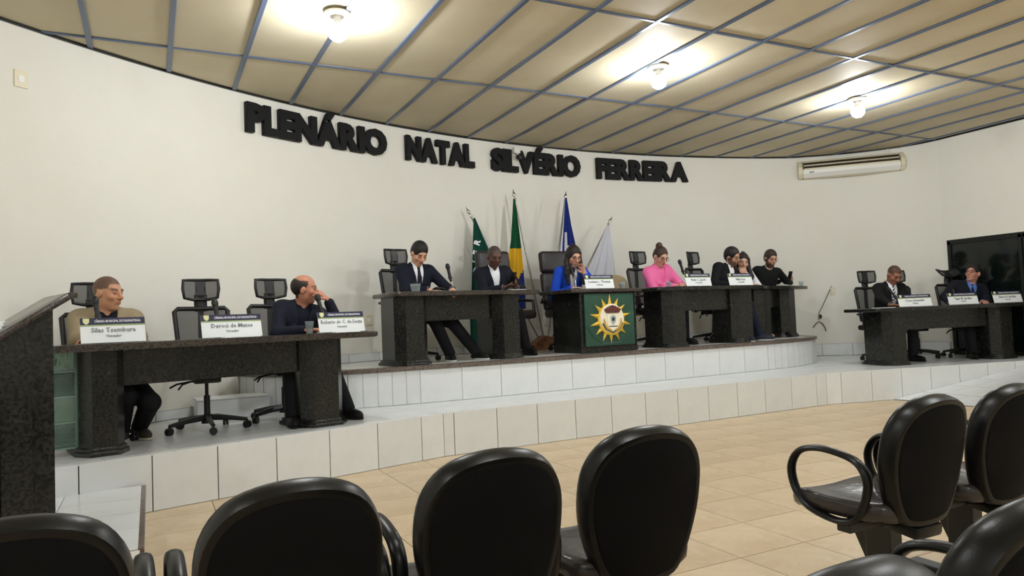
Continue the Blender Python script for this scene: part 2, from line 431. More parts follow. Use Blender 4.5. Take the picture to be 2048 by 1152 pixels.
# top tiles of the lower platform, wing by wing
upper_poly = UP+[(8.72, 9.2), (0.80, 9.2)]
def in_poly(p, poly):
    c = False
    for i in range(len(poly)):
        a, b = poly[i-1], poly[i]
        if (a[1] > p[1]) != (b[1] > p[1]) and p[0] < (b[0]-a[0])*(p[1]-a[1])/(b[1]-a[1])+a[0]: c = not c
    return c
wall_clip = [(XL, YR), (XR-.004, YR)]+[(x, y) for x, y in arc(RR-0.004, XL, XR-.004, 48)][::-1]
zones = [(FA, FB, [(XL, 0), (FB[0], 0), (FB[0], 9.5), (XL, 9.5)]), (FB, FC, [(FB[0], 0), (FC[0], 0), (FC[0], 9.5), (FB[0], 9.5)]), (FC, FD, [(FC[0], 0), (XR, 0), (XR, 9.5), (FC[0], 9.5)])]
for a, b, zone in zones:
    L = math.dist(a, b); ux, uy = (b[0]-a[0])/L, (b[1]-a[1])/L; vx, vy = -uy, ux
    fz = clip_poly(zone, [(a[0]-ux*9, a[1]-uy*9), (b[0]+ux*9, b[1]+uy*9), (b[0]+ux*9+vx*9, b[1]+uy*9+vy*9), (a[0]-ux*9+vx*9, a[1]-uy*9+vy*9)])
    for i in range(-4, int(L/0.418)+5):
        for j in range(0, 9):
            s0, s1, t0, t1 = i*0.418+0.002, (i+1)*0.418-0.002, j*0.418-0.008, (j+1)*0.418-0.012
            q = [(a[0]+ux*s+vx*t, a[1]+uy*s+vy*t) for s, t in ((s0, t0), (s1, t0), (s1, t1), (s0, t1))]
            if all(in_poly(p, upper_poly) for p in q): continue
            if q[1][0] < -1.6: continue
            p = clip_poly(q, fz if j else zone)
            if len(p) < 3: continue
            p = clip_poly(p, wall_clip)
            if len(p) < 3 or area(p) < 0.002: continue
            cx, cy = sum(k[0] for k in p)/len(p), sum(k[1] for k in p)/len(p)
            bm = nb(); prism(bm, [(k[0]-cx, k[1]-cy) for k in p], -ZT, 0.0)
            obj('stage_tile', bm, MT['tile'], platform_low, (cx, cy, ZL))
# upper platform
def tile_top_mat():
    m = mat('upper_top_tiles', lin(226, 226, 221), 0.22)
    nt = m.node_tree; b = nt.nodes['Principled BSDF']; tc = nt.nodes.new('ShaderNodeTexCoord')
    br = nt.nodes.new('ShaderNodeTexBrick'); br.offset = 0.0; br.inputs['Scale'].default_value = 1.0
    br.inputs['Brick Width'].default_value = 0.418; br.inputs['Row Height'].default_value = 0.418; br.inputs['Mortar Size'].default_value = 0.003
    br.inputs['Color1'].default_value = (*lin(228, 228, 223), 1); br.inputs['Color2'].default_value = (*lin(222, 222, 217), 1); br.inputs['Mortar'].default_value = (*lin(150, 146, 140), 1)
    nt.links.new(tc.outputs['Object'], br.inputs['Vector']); nt.links.new(br.outputs['Color'], b.inputs['Base Color']); return m
MT['tile_top'] = tile_top_mat()
up_body = UP+[(x, y) for x, y in arc(RR-0.004, 0.82, 8.72, 30)][::-1]
bm = nb(); prism(bm, up_body, ZL+0.001, ZU)
platform_up = struct(obj('platform_upper', bm, MT['tile_top']))
def seg_of(P, x0, x1): return [p for p in P if x0 <= p[0] <= x1]
i0 = min(range(len(UP)), key=lambda k: math.dist(UP[k], (2.36, 6.76))); i1 = min(range(len(UP)), key=lambda k: math.dist(UP[k], (7.12, 6.87)))
for P, st in ((UP[:i0+1], 0.14), (UP[i0:i1+1], 0.418), (UP[i1:], 0.14)):
    Q = resample(P, st)
    for a, b in zip(Q[:-1], Q[1:]): riser_tile(platform_up, a, b, ZL, ZU-0.034)
def offset_path(P, d):
    out = []
    for i in range(len(P)):
        a, b = P[max(i-1, 0)], P[min(i+1, len(P)-1)]; L = math.dist(a, b); out.append((P[i][0]+(b[1]-a[1])/L*d, P[i][1]-(b[0]-a[0])/L*d))
    return out
o = obj('nosing', ribbon(offset_path(UP, -0.12), offset_path(UP, 0.03), ZU-0.034, ZU+0.004), MT['nosing'], platform_up, smooth=30)
o['label'] = 'grey brown stone edging strip'
# step between lower and upper platform, behind the left desk
def block_step(name, x0, x1, y0, y1, z0, z1, rz=0.0, edge=True):
    root_bm = nb(); box(root_bm, (x1-x0-.02, y1-y0-.02, z1-z0-.008), (0, 0, (z1-z0-.008)/2))
    r = struct(obj(name, root_bm, MT['grout'], None, ((x0+x1)/2, (y0+y1)/2, z0+0.001), (0, 0, rz)))
    w_, d_ = x1-x0, y1-y0; h_ = z1-z0
    nx, ny = max(1, round(w_/0.418)), max(1, round(d_/0.418))
    for i in range(nx):
        for j in range(ny):
            bm = nb(); box(bm, (w_/nx-.004, d_/ny-.004, 0.009)); obj('step_tile', bm, MT['tile'], r, (-w_/2+(i+.5)*w_/nx, -d_/2+(j+.5)*d_/ny, h_-.0045))
        bm = nb(); box(bm, (w_/nx-.004, 0.01, h_-.012)); obj('step_tile', bm, MT['tile'], r, (-w_/2+(i+.5)*w_/nx, -d_/2+.004, (h_-.012)/2))
    for s in (-1, 1):
        for j in range(ny):
            bm = nb(); box(bm, (0.01, d_/ny-.004, h_-.012)); obj('step_tile', bm, MT['tile'], r, (s*(w_/2-.004), -d_/2+(j+.5)*d_/ny, (h_-.012)/2))
    return r
block_step('platform_step', 0.36, 0.97, 6.98, 7.36, ZL, ZL+0.18, R_(2))
st = block_step('front_step', -1.75, -0.055, 3.77, 5.28, 0.0, 0.186)
bm = nb(); box(bm, (0.028, 1.51, 0.03), bev=.004); obj('step_edging', bm, MT['nosing'], st, (1.695/2+.004, 0, .186-.014))
# ramp at the right
def ramp():
    x0, x1 = 8.0, 10.3; y0 = 4.82
    bm = nb()
    ya = lambda x: FC[1]+(FD[1]-FC[1])*(x-FC[0])/(FD[0]-FC[0])-0.012
    P = [(x0, y0, 0), (x1, y0-.35, 0), (x1, ya(x1), 0), (x0, ya(x0), 0)]
    Q = [(x0, y0, 0.004), (x1, y0-.35, ZL-.014), (x1, ya(x1), ZL-.014), (x0, ya(x0), 0.004)]
    a = [bm.verts.new(p) for p in P]; b = [bm.verts.new(p) for p in Q]
    bm.faces.new(a[::-1]); bm.faces.new(b)
    for i in range(4): bm.faces.new((a[i], a[(i+1) % 4], b[(i+1) % 4], b[i]))
    r = struct(obj('ramp', bm, MT['grout']))
    # tiles on the slope
    nx, ny = 6, 3
    def pt(u, v):
        x = x0+(x1-x0)*u; yb = y0-.35*u; y = yb+(ya(x)-yb)*v; return Vector((x, y, 0.004+(ZL-.018)*u+0.008))
    for i in range(nx):
        for j in range(ny):
            e = 0.004
            c = [pt(i/nx+e, j/ny+e), pt((i+1)/nx-e, j/ny+e), pt((i+1)/nx-e, (j+1)/ny-e), pt(i/nx+e, (j+1)/ny-e)]
            m_ = sum(c, Vector())/4; bm = nb()
            vt = [bm.verts.new(p-m_) for p in c]; vb = [bm.verts.new(p-m_-Vector((0, 0, .009))) for p in c]
            bm.faces.new(vt); bm.faces.new(vb[::-1])
            for k in range(4): bm.faces.new((vb[k], vb[(k+1) % 4], vt[(k+1) % 4], vt[k]))
            obj('ramp_tile', bm, MT['tile'], r, m_)
    for i in range(nx):     # cut tiles down the open side
        ua, ub = i/nx+.003, (i+1)/nx-.003; bm = nb(); q = []
        for u in (ua, ub):
            x = x0+(x1-x0)*u; yb = y0-.35*u-.004; q.append((x, yb, .002+(ZL-.018)*u)); 
        c = [Vector((q[0][0], q[0][1], .001)), Vector((q[1][0], q[1][1], .001)), Vector(q[1]), Vector(q[0])]
        f = [bm.verts.new(p+Vector((0, -.006, 0))) for p in c]; b = [bm.verts.new(p+Vector((0, .004, 0))) for p in c]
        bm.faces.new(f); bm.faces.new(b[::-1])
        for k in range(4): bm.faces.new((f[k], b[k], b[(k+1) % 4], f[(k+1) % 4]))
        bmesh.ops.recalc_face_normals(bm, faces=bm.faces[:]); obj('ramp_side_tile', bm, MT['tile'], r)
ramp()
# baseboards of cut tiles along the wall
def baseboard(name, x0, x1, z0, h, step):
    ent = struct(obj(name, ribbon(arc(RR-0.006, x0, x1, 40), arc(RR-0.001, x0, x1, 40), z0, z0+h-.002), MT['grout']))
    Q = resample(arc(RR-0.006, x0, x1, 60), step)
    for a, b in zip(Q[:-1], Q[1:]): riser_tile(ent, a, b, z0, z0+h, th=0.01, out=0.006, name='baseboard_tile')
baseboard('baseboard_left', -2.2, 0.76, ZL+.001, 0.09, 0.418)
baseboard('baseboard_back', 0.86, 8.66, ZU+.001, 0.10, 0.418)
baseboard('baseboard_right', 8.76, XR-.03, ZL+.001, 0.19, 0.45)

# glass door in the right wall
def door():
    r = nb(); x = XR+0.03
    box(r, (0.06, DY1-DY0, 0.07), (x, (DY0+DY1)/2, DZ1-.035)); box(r, (0.06, DY1-DY0, 0.05), (x, (DY0+DY1)/2, ZL+.027))
    for y in (DY1-.025, DY0+.025, 5.62, 5.56): box(r, (0.06, 0.045, DZ1-ZL-.05), (x, y, (DZ1+ZL)/2))
    d = struct(obj('door_1', r, MT['door_frame']))
    for y0, y1 in ((5.64, DY1-.05), (DY0+.05, 5.54)):
        bm = nb(); box(bm, (0.008, y1-y0, DZ1-ZL-.12), (x, (y0+y1)/2, (DZ1+ZL)/2-.01)); obj('pane', bm, MT['door_glass'], d)
    
    bm = nb(); box(bm, (0.025, 0.02, DZ1-ZL), (XR-.005, DY1+.008, (DZ1+ZL)/2)); obj('jamb', bm, MT['white_plastic'], d)
door()

# ------------------------------------------------------------------ ceiling lamps
def lamp(x, y, label, grp):
    t = thing('ceiling_lamp', label, 'lamp', (x, y, ZC-0.018), group=grp)
    bm = nb(); lathe(bm, [(0.0, 0.0), (0.10, 0.0), (0.10, -0.018), (0.055, -0.030), (0.0, -0.030)], 24); obj('base_plate', bm, MT['white_plastic'], t, smooth=40)
    bm = nb(); lathe(bm, [(0.0, -0.03), (0.03, -0.03), (0.026, -0.075), (0.0, -0.075)], 16); obj('socket', bm, MT['white_plastic'], t, smooth=40)
    bm = nb(); lathe(bm, [(0.0, -0.104), (0.068, -0.108), (0.068, -0.101), (0.040, -0.080), (0.026, -0.072), (0, -0.070)], 20); obj('bulb_housing', bm, MT['white_plastic'], t, smooth=50)
    bm = nb(); lathe(bm, [(0.0, -0.222), (0.034, -0.216), (0.062, -0.194), (0.076, -0.162), (0.076, -0.136), (0.066, -0.110), (0, -0.1095)], 14); obj('bulb', bm, MT['bulb'], t, smooth=60)
L1 = [on_z(674, 22, ZC), on_z(1316, 130, ZC), on_z(1714, 195, ZC)]
lamp(L1[0].x, L1[0].y, 'lit round ceiling bulb above the word PLENÁRIO', 'ceiling bulbs')
lamp(L1[1].x, L1[1].y, 'lit round ceiling bulb in front of the word FERREIRA', 'ceiling bulbs')
lamp(L1[2].x, L1[2].y, 'lit round ceiling bulb in front of the air conditioner', 'ceiling bulbs')
lamp(-1.9, 1.9, 'unseen fill bulb added beyond the lectern side of the hall', 'ceiling bulbs')  # hall row: out of view, added as fill so the wall lights evenly
lamp(1.34, 1.7, 'unseen fill bulb added over the audience seats near the lectern', 'ceiling bulbs')
lamp(4.5, 1.7, 'unseen fill bulb added over the middle of the hall', 'ceiling bulbs')
lamp(7.8, 1.9, 'unseen fill bulb added over the hall beside the ramp', 'ceiling bulbs')
lamp(-1.9, -1.9, 'unseen fill bulb added in the rear corner on the lectern side', 'ceiling bulbs')  # rear row behind the camera: added fill for the lower wall, never in view
lamp(1.34, -1.9, 'unseen fill bulb added over the back rows near the lectern side', 'ceiling bulbs')
lamp(4.5, -1.9, 'unseen fill bulb added over the middle of the back rows', 'ceiling bulbs')
lamp(7.8, -1.9, 'unseen fill bulb added over the back rows on the ramp side', 'ceiling bulbs')

# ------------------------------------------------------------------ desks
def desk(label, A, B, z, ovl, ovr, h=0.735, pwl=None, pw=0.34, pd=0.44, td=0.66, glass=False, top='granite', panel=0.25, curve=0.05):
    """A, B: floor points under the fronts of the two pedestals (centre of each)."""
    ang = math.atan2(B[1]-A[1], B[0]-A[0]); L = math.dist(A, B)
    t = thing('granite_desk', label, 'desk', (A[0], A[1], z), ang, 'dark granite council desks')
    for x in (0.0, L):
        bm = nb(); w_ = (pwl if (pwl and x == 0.0) else pw)/2
        P = [(-w_, pd), (-w_, .11), (-w_*.55, 0), (w_*.55, 0), (w_, .11), (w_, pd)][::-1]
        P = [(p[0]+x, p[1]) for p in P[::-1]]
        prism(bm, P, 0.05, h-.045); ped = obj('pedestal', bm, MT['granite'], t)
        bm = nb(); cx, cy = x, pd/2
        prism(bm, [(cx+(p[0]-cx)*1.2, cy+(p[1]-cy)*1.12) for p in P], 0.0, 0.03, bev=.006)
        prism(bm, [(cx+(p[0]-cx)*1.1, cy+(p[1]-cy)*1.06) for p in P], 0.03, 0.055, bev=.006); obj('plinth', bm, MT['granite'], t, smooth=40)
    xa_, xb_ = (pwl or pw)/2-.02, L-pw/2+.02; bm = nb(); box(bm, (xb_-xa_, 0.03, panel), ((xa_+xb_)/2, 0.15, h-.045-panel/2)); obj('modesty_panel', bm, MT['granite'], t)
    # worktop with rounded ends and a softly bowed front
    P = []; n = 14; x0, x1 = -ovl, L+ovr; yf, yb = -0.13, td-.13
    for i in range(n+1):
        u = i/n; P.append((x0+.06+(x1-x0-.12)*u, yf-curve*math.sin(math.pi*u)))
    for c, a0 in (((x1-.06, yf+.06), -90), ((x1-.06, yb-.06), 0), ((x0+.06, yb-.06), 90), ((x0+.06, yf+.06), 180)):
        for k in range(1, 6): a = R_(a0+k*90/6); P.append((c[0]+.06*math.cos(a), c[1]+.06*math.sin(a)))
    bm = nb(); prism(bm, P, h-.045, h, bev=.015, seg=3, bev_top='both'); obj('worktop', bm, MT[top], t, smooth=35)
    if glass:
        pw = pwl
        for k in range(4):
            bm = nb(); box(bm, (0.165, 0.08, 0.158), bev=.012); obj('glass_block', bm, MT['glass_block'], t, (-pw/2-.09, 0.20, .14+k*.168), smooth=40)
        bm = nb()
        for x in (-pw/2-.006, -pw/2-.182): box(bm, (0.012, 0.085, h-.10), (x, .20, (h-.10)/2+.05))
        for k in range(5): box(bm, (0.17, 0.07, .012), (-pw/2-.094, .20, .056+k*.168))
        obj('glass_block_frame', bm, MT['glass_grout'], t)
    return t
D1 = desk('long dark granite desk with glass block end, carrying three large name plates', (-.27, 5.48), (1.255, 5.82), ZL, 0.54, 0.42, glass=True, top='granite_top', pwl=.27, pw=.36)
D2 = desk('dark granite desk with two seated men, between stage edge and green flag', (2.37, 6.87), (3.50, 6.98), ZU, 0.25, 0.33, pw=.36, top='granite_top')
D4 = desk('dark granite desk where the woman in pink sits', (5.78, 6.95), (6.93, 6.99), ZU, 0.42, 0.24, pw=.36, td=.60)
D5 = desk('dark granite desk at the rounded platform end, under a bearded man with phone', (7.66, 7.34), (8.40, 7.57), ZU, 0.24, 0.30, pw=.32, td=.6)
D6 = desk('dark granite desk in front of the glass door', (8.53, 6.0), (10.14, 5.60), ZL, 0.42, 0.36)
def pres_desk():
    x0, y0 = 4.36, 6.98; W, Dp, h = .80, .58, .735
    t = thing('president_desk', 'solid granite desk bearing the green sunburst emblem board', 'desk', (x0+W/2, y0, ZU), R_(2), )
    bm = nb(); box(bm, (W, Dp, h-.045), (0, Dp/2, (h-.045)/2), bev=.006); obj('body', bm, MT['granite'], t)
    bm = nb(); box(bm, (W+.012, .02, .05), (0, -.004, .03)); box(bm, (.02, .012, h-.1), (-W/2+.012, -.004, h/2)); box(bm, (.02, .012, h-.1), (W/2-.012, -.004, h/2)); obj('front_frame', bm, MT['granite'], t)
    P = [(-W/2-.14, -.06), (W/2+.06, -.06), (W/2+.06, Dp+.05), (-W/2-.14, Dp+.05)]
    bm = nb(); prism(bm, P, h-.045, h, bev=.012, bev_top='both'); obj('worktop', bm, MT['granite_top'], t, smooth=35)
    # emblem board: a thing hung on the desk front
    e = thing('emblem_board', 'green board with yellow sunburst coat of arms on desk front', 'emblem', (x0+W/2+.005, y0-.018, ZU+.375), R_(2))
    bm = nb(); box(bm, (.70, .024, .60), (0, 0, 0), bev=.004); obj('board', bm, MT['green_board'], e)
    bm = nb()
    pts = [(-.33, -.012, -.07), (-.24, -.012, -.20), (-.12, -.012, -.275), (.12, -.012, -.275), (.24, -.012, -.20), (.33, -.012, -.07)]
    tube(bm, pts, .006, 6); obj('board_groove', bm, MT['green_board'], e)
    n = 14
    for k in range(n):
        a = 2*math.pi*(k+.0)/n+math.pi/2; ro = (.30 if k in (0,) else .275); ro *= (1.0 if abs(math.cos(a)) < .8 else 1.08)
        r0 = .165; ha = math.pi/n*.80
        bm = nb(); y = -.014
        tip = bm.verts.new((ro*math.cos(a), y-.004, ro*math.sin(a)))
        b1 = bm.verts.new((r0*math.cos(a-ha), y, r0*math.sin(a-ha))); b2 = bm.verts.new((r0*math.cos(a+ha), y, r0*math.sin(a+ha)))
        rg = bm.verts.new((r0*math.cos(a), y-.035, r0*math.sin(a))); ctr = bm.verts.new((0.10*math.cos(a), y, 0.10*math.sin(a)))
        bm.faces.new((b1, tip, rg)); bm.faces.new((tip, b2, rg)); bm.faces.new((b1, rg, ctr)); bm.faces.new((rg, b2, ctr)); bm.faces.new((b1, ctr, b2, tip))
        bmesh.ops.recalc_face_normals(bm, faces=bm.faces[:]); obj('sun_ray', bm, MT['sun'], e)
    rot = Matrix.Rotation(R_(90), 4, 'X')
    bm = nb(); lathe(bm, [(0, .014), (.182, .014), (.182, .038), (.16, .048), (0, .048)], 36, mtx=rot); obj('sun_disc', bm, MT['sun'], e, smooth=40)
    bm = nb(); lathe(bm, [(0, .046), (.168, .046), (.160, .056), (0, .058)], 36, (0, 0, .012), mtx=rot); obj('inner_disc', bm, MT['cream'], e, smooth=40)
    def flatshape(pts, y0_, y1_, m, name, par=e):
        bm = nb(); f = [bm.verts.new((p[0], y0_, p[1])) for p in pts]; b = [bm.verts.new((p[0], y1_, p[1])) for p in pts]
        bm.faces.new(f); bm.faces.new(b[::-1]); k = len(pts)
        for i in range(k): bm.faces.new((f[i], f[(i+1) % k], b[(i+1) % k], b[i]))
        bmesh.ops.recalc_face_normals(bm, faces=bm.faces[:]); return obj(name, bm, m, par)
    sh = [(-.075, .06), (.075, .06), (.078, -.05), (.055, -.10), (0, -.13), (-.055, -.10), (-.078, -.05)]
    s_ = flatshape(sh, -.056, -.068, MT['cream'], 'shield')
    flatshape([(x*.56, z*.62-.0) for x, z in [(-.075, .05), (0, .085), (.075, .05), (.06, -.04), (0, -.11), (-.06, -.04)]], -.068, -.071, MT['greyp'], 'inner_shield', s_)
    star = [((.030 if k % 2 == 0 else .016)*math.sin(math.pi*k/5), (.030 if k % 2 == 0 else .016)*math.cos(math.pi*k/5)+.002) for k in range(10)]
    flatshape(star, -.071, -.074, MT['darkink'], 'star', s_)
    flatshape([(-.06, -.075), (.06, -.075), (.055, -.085), (-.055, -.085)], -.068, -.070, MT['darkink'], 'motto_band', s_)
    # mural crown
    cr = [(-.115, .115), (-.085, .075), (.085, .075), (.115, .115), (.098, .125), (.088, .118), (.078, .142), (.058, .128), (.045, .155), (.022, .14), (.018, .162), (-.018, .162), (-.022, .14), (-.045, .155), (-.058, .128), (-.078, .142), (-.088, .118), (-.098, .125)]
    flatshape(cr, -.056, -.074, MT['crown'], 'crown')
    for s in (-1, 1):
        bm = nb(); tube(bm, [(s*.03, -.064, -.125), (s*.085, -.064, -.10), (s*.115, -.064, -.05), (s*.118, -.064, .01)], [.012, .016, .016, .006], 6, flat=.5); obj('laurel_branch', bm, MT['gold'], e, smooth=50)
    bm = nb(); tube(bm, [(-.14, -.058, -.045), (-.10, -.06, -.11), (0, -.062, -.15), (.10, -.06, -.11), (.14, -.058, -.045)], .007, 6); obj('ribbon', bm, MT['darkink'], e)
pres_desk()

# ------------------------------------------------------------------ lectern on the front step
def lectern():
    e = on_depth(124, 900, 3.47)      # right rear edge of the body
    z0 = 0.187
    ca = R_(18)
    t = thing('lectern', 'dark granite lectern with sloping top and green glass side, on white step', 'lectern', (-.40, 4.02, z0), ca)
    # side profile in x-z (high end +x), extruded in y (thickness)
    D_ = 0.42
    prof = [(-.62, 0), (0, 0), (0, 1.03), (-.62, .70)]
    def prof_prism(name, x0, x1, y0, y1, m, zb=0.0):
        zt = lambda x: 1.115+x*.66
        bm = nb(); P = [(x0, y0), (x1, y0), (x1, y1), (x0, y1)]
        b = [bm.verts.new((p[0], p[1], zb)) for p in P]; tt = [bm.verts.new((p[0], p[1], zt(p[0]))) for p in P]
        bm.faces.new(b[::-1]); bm.faces.new(tt)
        for i in range(4): bm.faces.new((b[i], b[(i+1) % 4], tt[(i+1) % 4], tt[i]))
        return obj(name, bm, m, t)
    prof_prism('front_column', -.10, 0, .03, D_, MT['granite'])
    prof_prism('side_panel', -.215, -.095, 0, D_, MT['granite'])
    prof_prism('core', -.62, -.215, .06, D_, MT['granite'])
    for i in range(2):
        for k in range(5 if i == 0 else 3):
            bm = nb(); box(bm, (.165, .05, .165), bev=.012); obj('glass_block', bm, MT['glass_block'], t, (-.305-i*.175, .03, .09+k*.172), smooth=40)
    bm = nb(); box(bm, (.70, .035, .03)); bm.free()
    sl = math.atan2(.66, 1.0)
    bm = nb(); box(bm, (.80, D_+.08, .032), (0, 0, 0), bev=.008); top = obj('sloping_top', bm, MT['granite_top'], t, (-.275, D_/2, .950), (0, -sl, 0), smooth=35)
    bm = nb(); box(bm, (.045, D_+.06, .026), bev=.006); obj('top_lip', bm, MT['granite_top'], t, (.070, D_/2, 1.172))
    # open book of papers lying on it
    b = thing('open_papers', 'stack of white papers lying on the sloping lectern top', 'papers', (0, 0, 0))
    m_ = Matrix.Translation((-.40, 4.02, z0)) @ Matrix.Rotation(ca, 4, 'Z') @ Matrix.Translation((-.30, D_/2, .932)) @ Matrix.Rotation(-sl, 4, 'Y')
    b.matrix_world = m_
    for k in range(3):
        bm = nb(); box(bm, (.30, .21, .008), (0.01*k, 0, .021+.0085*k), rot=R_(2*k-2)); obj('sheet', bm, MT['paper'], b)
lectern()

# ------------------------------------------------------------------ office chairs
def star_base(t, rad=.30, mt='black'):
    bm = nb(); lathe(bm, [(0, .055), (.045, .06), (.042, .11), (.03, .13), (0, .13)], 14); hub = obj('hub', bm, MT[mt], t, smooth=40)
    for k in range(5):
        a = 2*math.pi*k/5+.35; c, s = math.cos(a), math.sin(a)
        bm = nb(); tube(bm, [(.02*c, .02*s, .105), (.5*rad*c, .5*rad*s, .095), (rad*c, rad*s, .072)], [.026, .022, .016], 6); arm = obj('base_arm', bm, MT[mt], t, smooth=40)
        bm = nb(); tg = a+.5+k
        u = Vector((-math.sin(tg), math.cos(tg), 0)); p = Vector((rad*c, rad*s, .030))
        for q in (-1, 1): tube(bm, [p+u*q*.012-u*.008, p+u*q*.012+u*.008], .029, 12)
        tube(bm, [p+Vector((0, 0, .0)), p+Vector((0, 0, .045))], .008, 6)
        obj('caster', bm, MT[mt], arm, smooth=40)
    bm = nb(); tube(bm, [(0, 0, .12), (0, 0, .28)], .024, 10); tube(bm, [(0, 0, .28), (0, 0, .40)], .014, 10); obj('gas_lift', bm, MT[mt], t, smooth=40)
def mesh_chair(label, x, y, z, face, grp='black mesh office chairs', rec=8, head_tilt=0.0, arms=True, low=.04):
    """face: heading in degrees of the sitter's forward direction."""
    t = thing('office_chair', label, 'chair', (x, y, z), R_(face-90), grp)   # local forward = +y
    star_base(t)
    bm = nb(); box(bm, (.20, .26, .05), (0, -.02, .405), bev=.015); obj('mechanism', bm, MT['black'], t, smooth=40)
    bm = nb(); tube(bm, [(.10, .02, .40), (.22, .04, .385), (.27, .05, .36)], .008, 6); obj('lever', bm, MT['black'], t)
    bm = nb(); tube(bm, [(.08, -.08, .40), (.17, -.10, .37), (.20, -.10, .33)], .008, 6); obj('lever', bm, MT['black'], t)
    bm = nb(); box(bm, (.49, .47, .075), (0, 0, .465), bev=.034, seg=4); obj('seat', bm, MT['black_cloth'], t, smooth=60)
    ra = R_(rec)
    def bk(u, v, d=0.0):   # back plane: u across, v up along the back, d forward
        u *= .88; v -= low*min(1, max(0, v)/.6)
        return Vector((u, -.235-math.sin(ra)*v+d*math.cos(ra), .47+math.cos(ra)*v+d*math.sin(ra)))
    def rounded(w0, w1, v0, v1, bow=.03):
        P = []
        for (u, v) in ((-w0, v0), (-w0*1.02, v0+.1), (-w1, v1-.03), (-w1+.03, v1), (0, v1), (w1-.03, v1), (w1, v1-.03), (w0*1.02, v0+.1), (w0, v0), (0, v0-.01)):
            P.append(bk(u, v, bow*(u/w1)**2))
        return P
    ring = rounded(.20, .235, .10, .60)
    bm = nb(); tube(bm, ring, .019, 8, closed=True); fr = obj('back_frame', bm, MT['black'], t, smooth=50)
    bm = nb(); V = [bm.verts.new(p) for p in ring]; c = bm.verts.new(bk(0, .35, -.0))
    for i in range(len(V)): bm.faces.new((V[i], V[(i+1) % len(V)], c))
    obj('back_mesh', bm, MT['mesh'], fr)
    bm = nb(); tube(bm, [bk(0, -.05, -.06), bk(0, .10, -.05), bk(0, .35, -.05), bk(0, .60, -.02)], .024, 8); obj('back_support', bm, MT['black'], t, smooth=50)
    bm = nb(); tube(bm, [bk(0, .58, -.02), bk(0, .66, -.02), bk(0, .72, .0)], .03, 8, flat=1.7, flat_axis=(1, 0, 0)); obj('headrest_stem', bm, MT['black'], t, smooth=50)
    ht = R_(head_tilt)
    def hd(u, v, d=0.0):
        b0 = bk(0, .76, .01); return b0+Vector((u*.90, math.cos(ra-ht)*d-math.sin(ra-ht)*v, math.cos(ra-ht)*v+math.sin(ra-ht)*d))
    hr = [hd(u, v, .04*(u/.15)**2) for u, v in ((-.142, -.075), (-.155, 0), (-.150, .075), (-.07, .082), (0, .082), (.07, .082), (.150, .075), (.155, 0), (.142, -.075), (.07, -.085), (0, -.085), (-.07, -.085))]
    bm = nb(); tube(bm, hr, .013, 8, closed=True); hf = obj('headrest_frame', bm, MT['black'], t, smooth=50)
    bm = nb(); V = [bm.verts.new(p) for p in hr]; c = bm.verts.new(hd(0, 0))
    for i in range(len(V)): bm.faces.new((V[i], V[(i+1) % len(V)], c))
    obj('headrest_mesh', bm, MT['mesh'], hf)
    bm = nb(); V0 = [hd(-.045, -.08, .008), hd(.045, -.08, .008), hd(.045, .08, .008), hd(-.045, .08, .008)]
    f = [bm.verts.new(p) for p in V0]; b = [bm.verts.new(p-Vector((0, .02, 0))) for p in V0]
    bm.faces.new(f); bm.faces.new(b[::-1])
    for i in range(4): bm.faces.new((f[i], b[i], b[(i+1) % 4], f[(i+1) % 4]))
    obj('headrest_band', bm, MT['black'], hf)
    if arms:
        for s in (-1, 1):
            bm = nb(); tube(bm, [(s*.20, -.03, .43), (s*.275, -.03, .44), (s*.285, -.03, .52), (s*.285, -.03, .64)], .018, 8); ar = obj('armrest_post', bm, MT['black'], t, smooth=50)
            bm = nb(); box(bm, (.075, .24, .028), (s*.285, -.01, .655), bev=.012); obj('armrest_pad', bm, MT['black'], ar, smooth=50)
    return t
def leather_chair(label, x, y, z, face, grp='leather executive chairs'):
    t = thing('executive_chair', label, 'chair', (x, y, z), R_(face-90), grp)
    star_base(t)
    bm = nb(); box(bm, (.20, .26, .05), (0, -.02, .405), bev=.015); obj('mechanism', bm, MT['black'], t, smooth=40)
    bm = nb(); box(bm, (.52, .50, .11), (0, 0, .475), bev=.045, seg=4); obj('seat', bm, MT['leather'], t, smooth=60)
    rot = Matrix.Rotation(R_(9), 4, 'X')
    bm = nb(); box(bm, (.50, .10, .50), (0, -.275, .76), rot=rot, bev=.04, seg=4); bk = obj('backrest', bm, MT['leather'], t, smooth=60)
    bm = nb(); box(bm, (.48, .115, .29), (0, -.336, 1.15), rot=rot, bev=.045, seg=4); obj('head_cushion', bm, MT['leather'], bk, smooth=60)
    for s in (-1, 1):
        bm = nb(); tube(bm, [(s*.22, .12, .43), (s*.30, .12, .46), (s*.30, .10, .64), (s*.30, -.18, .66), (s*.27, -.27, .62)], .02, 8); obj('armrest', bm, MT['black'], t, smooth=50)
    return t

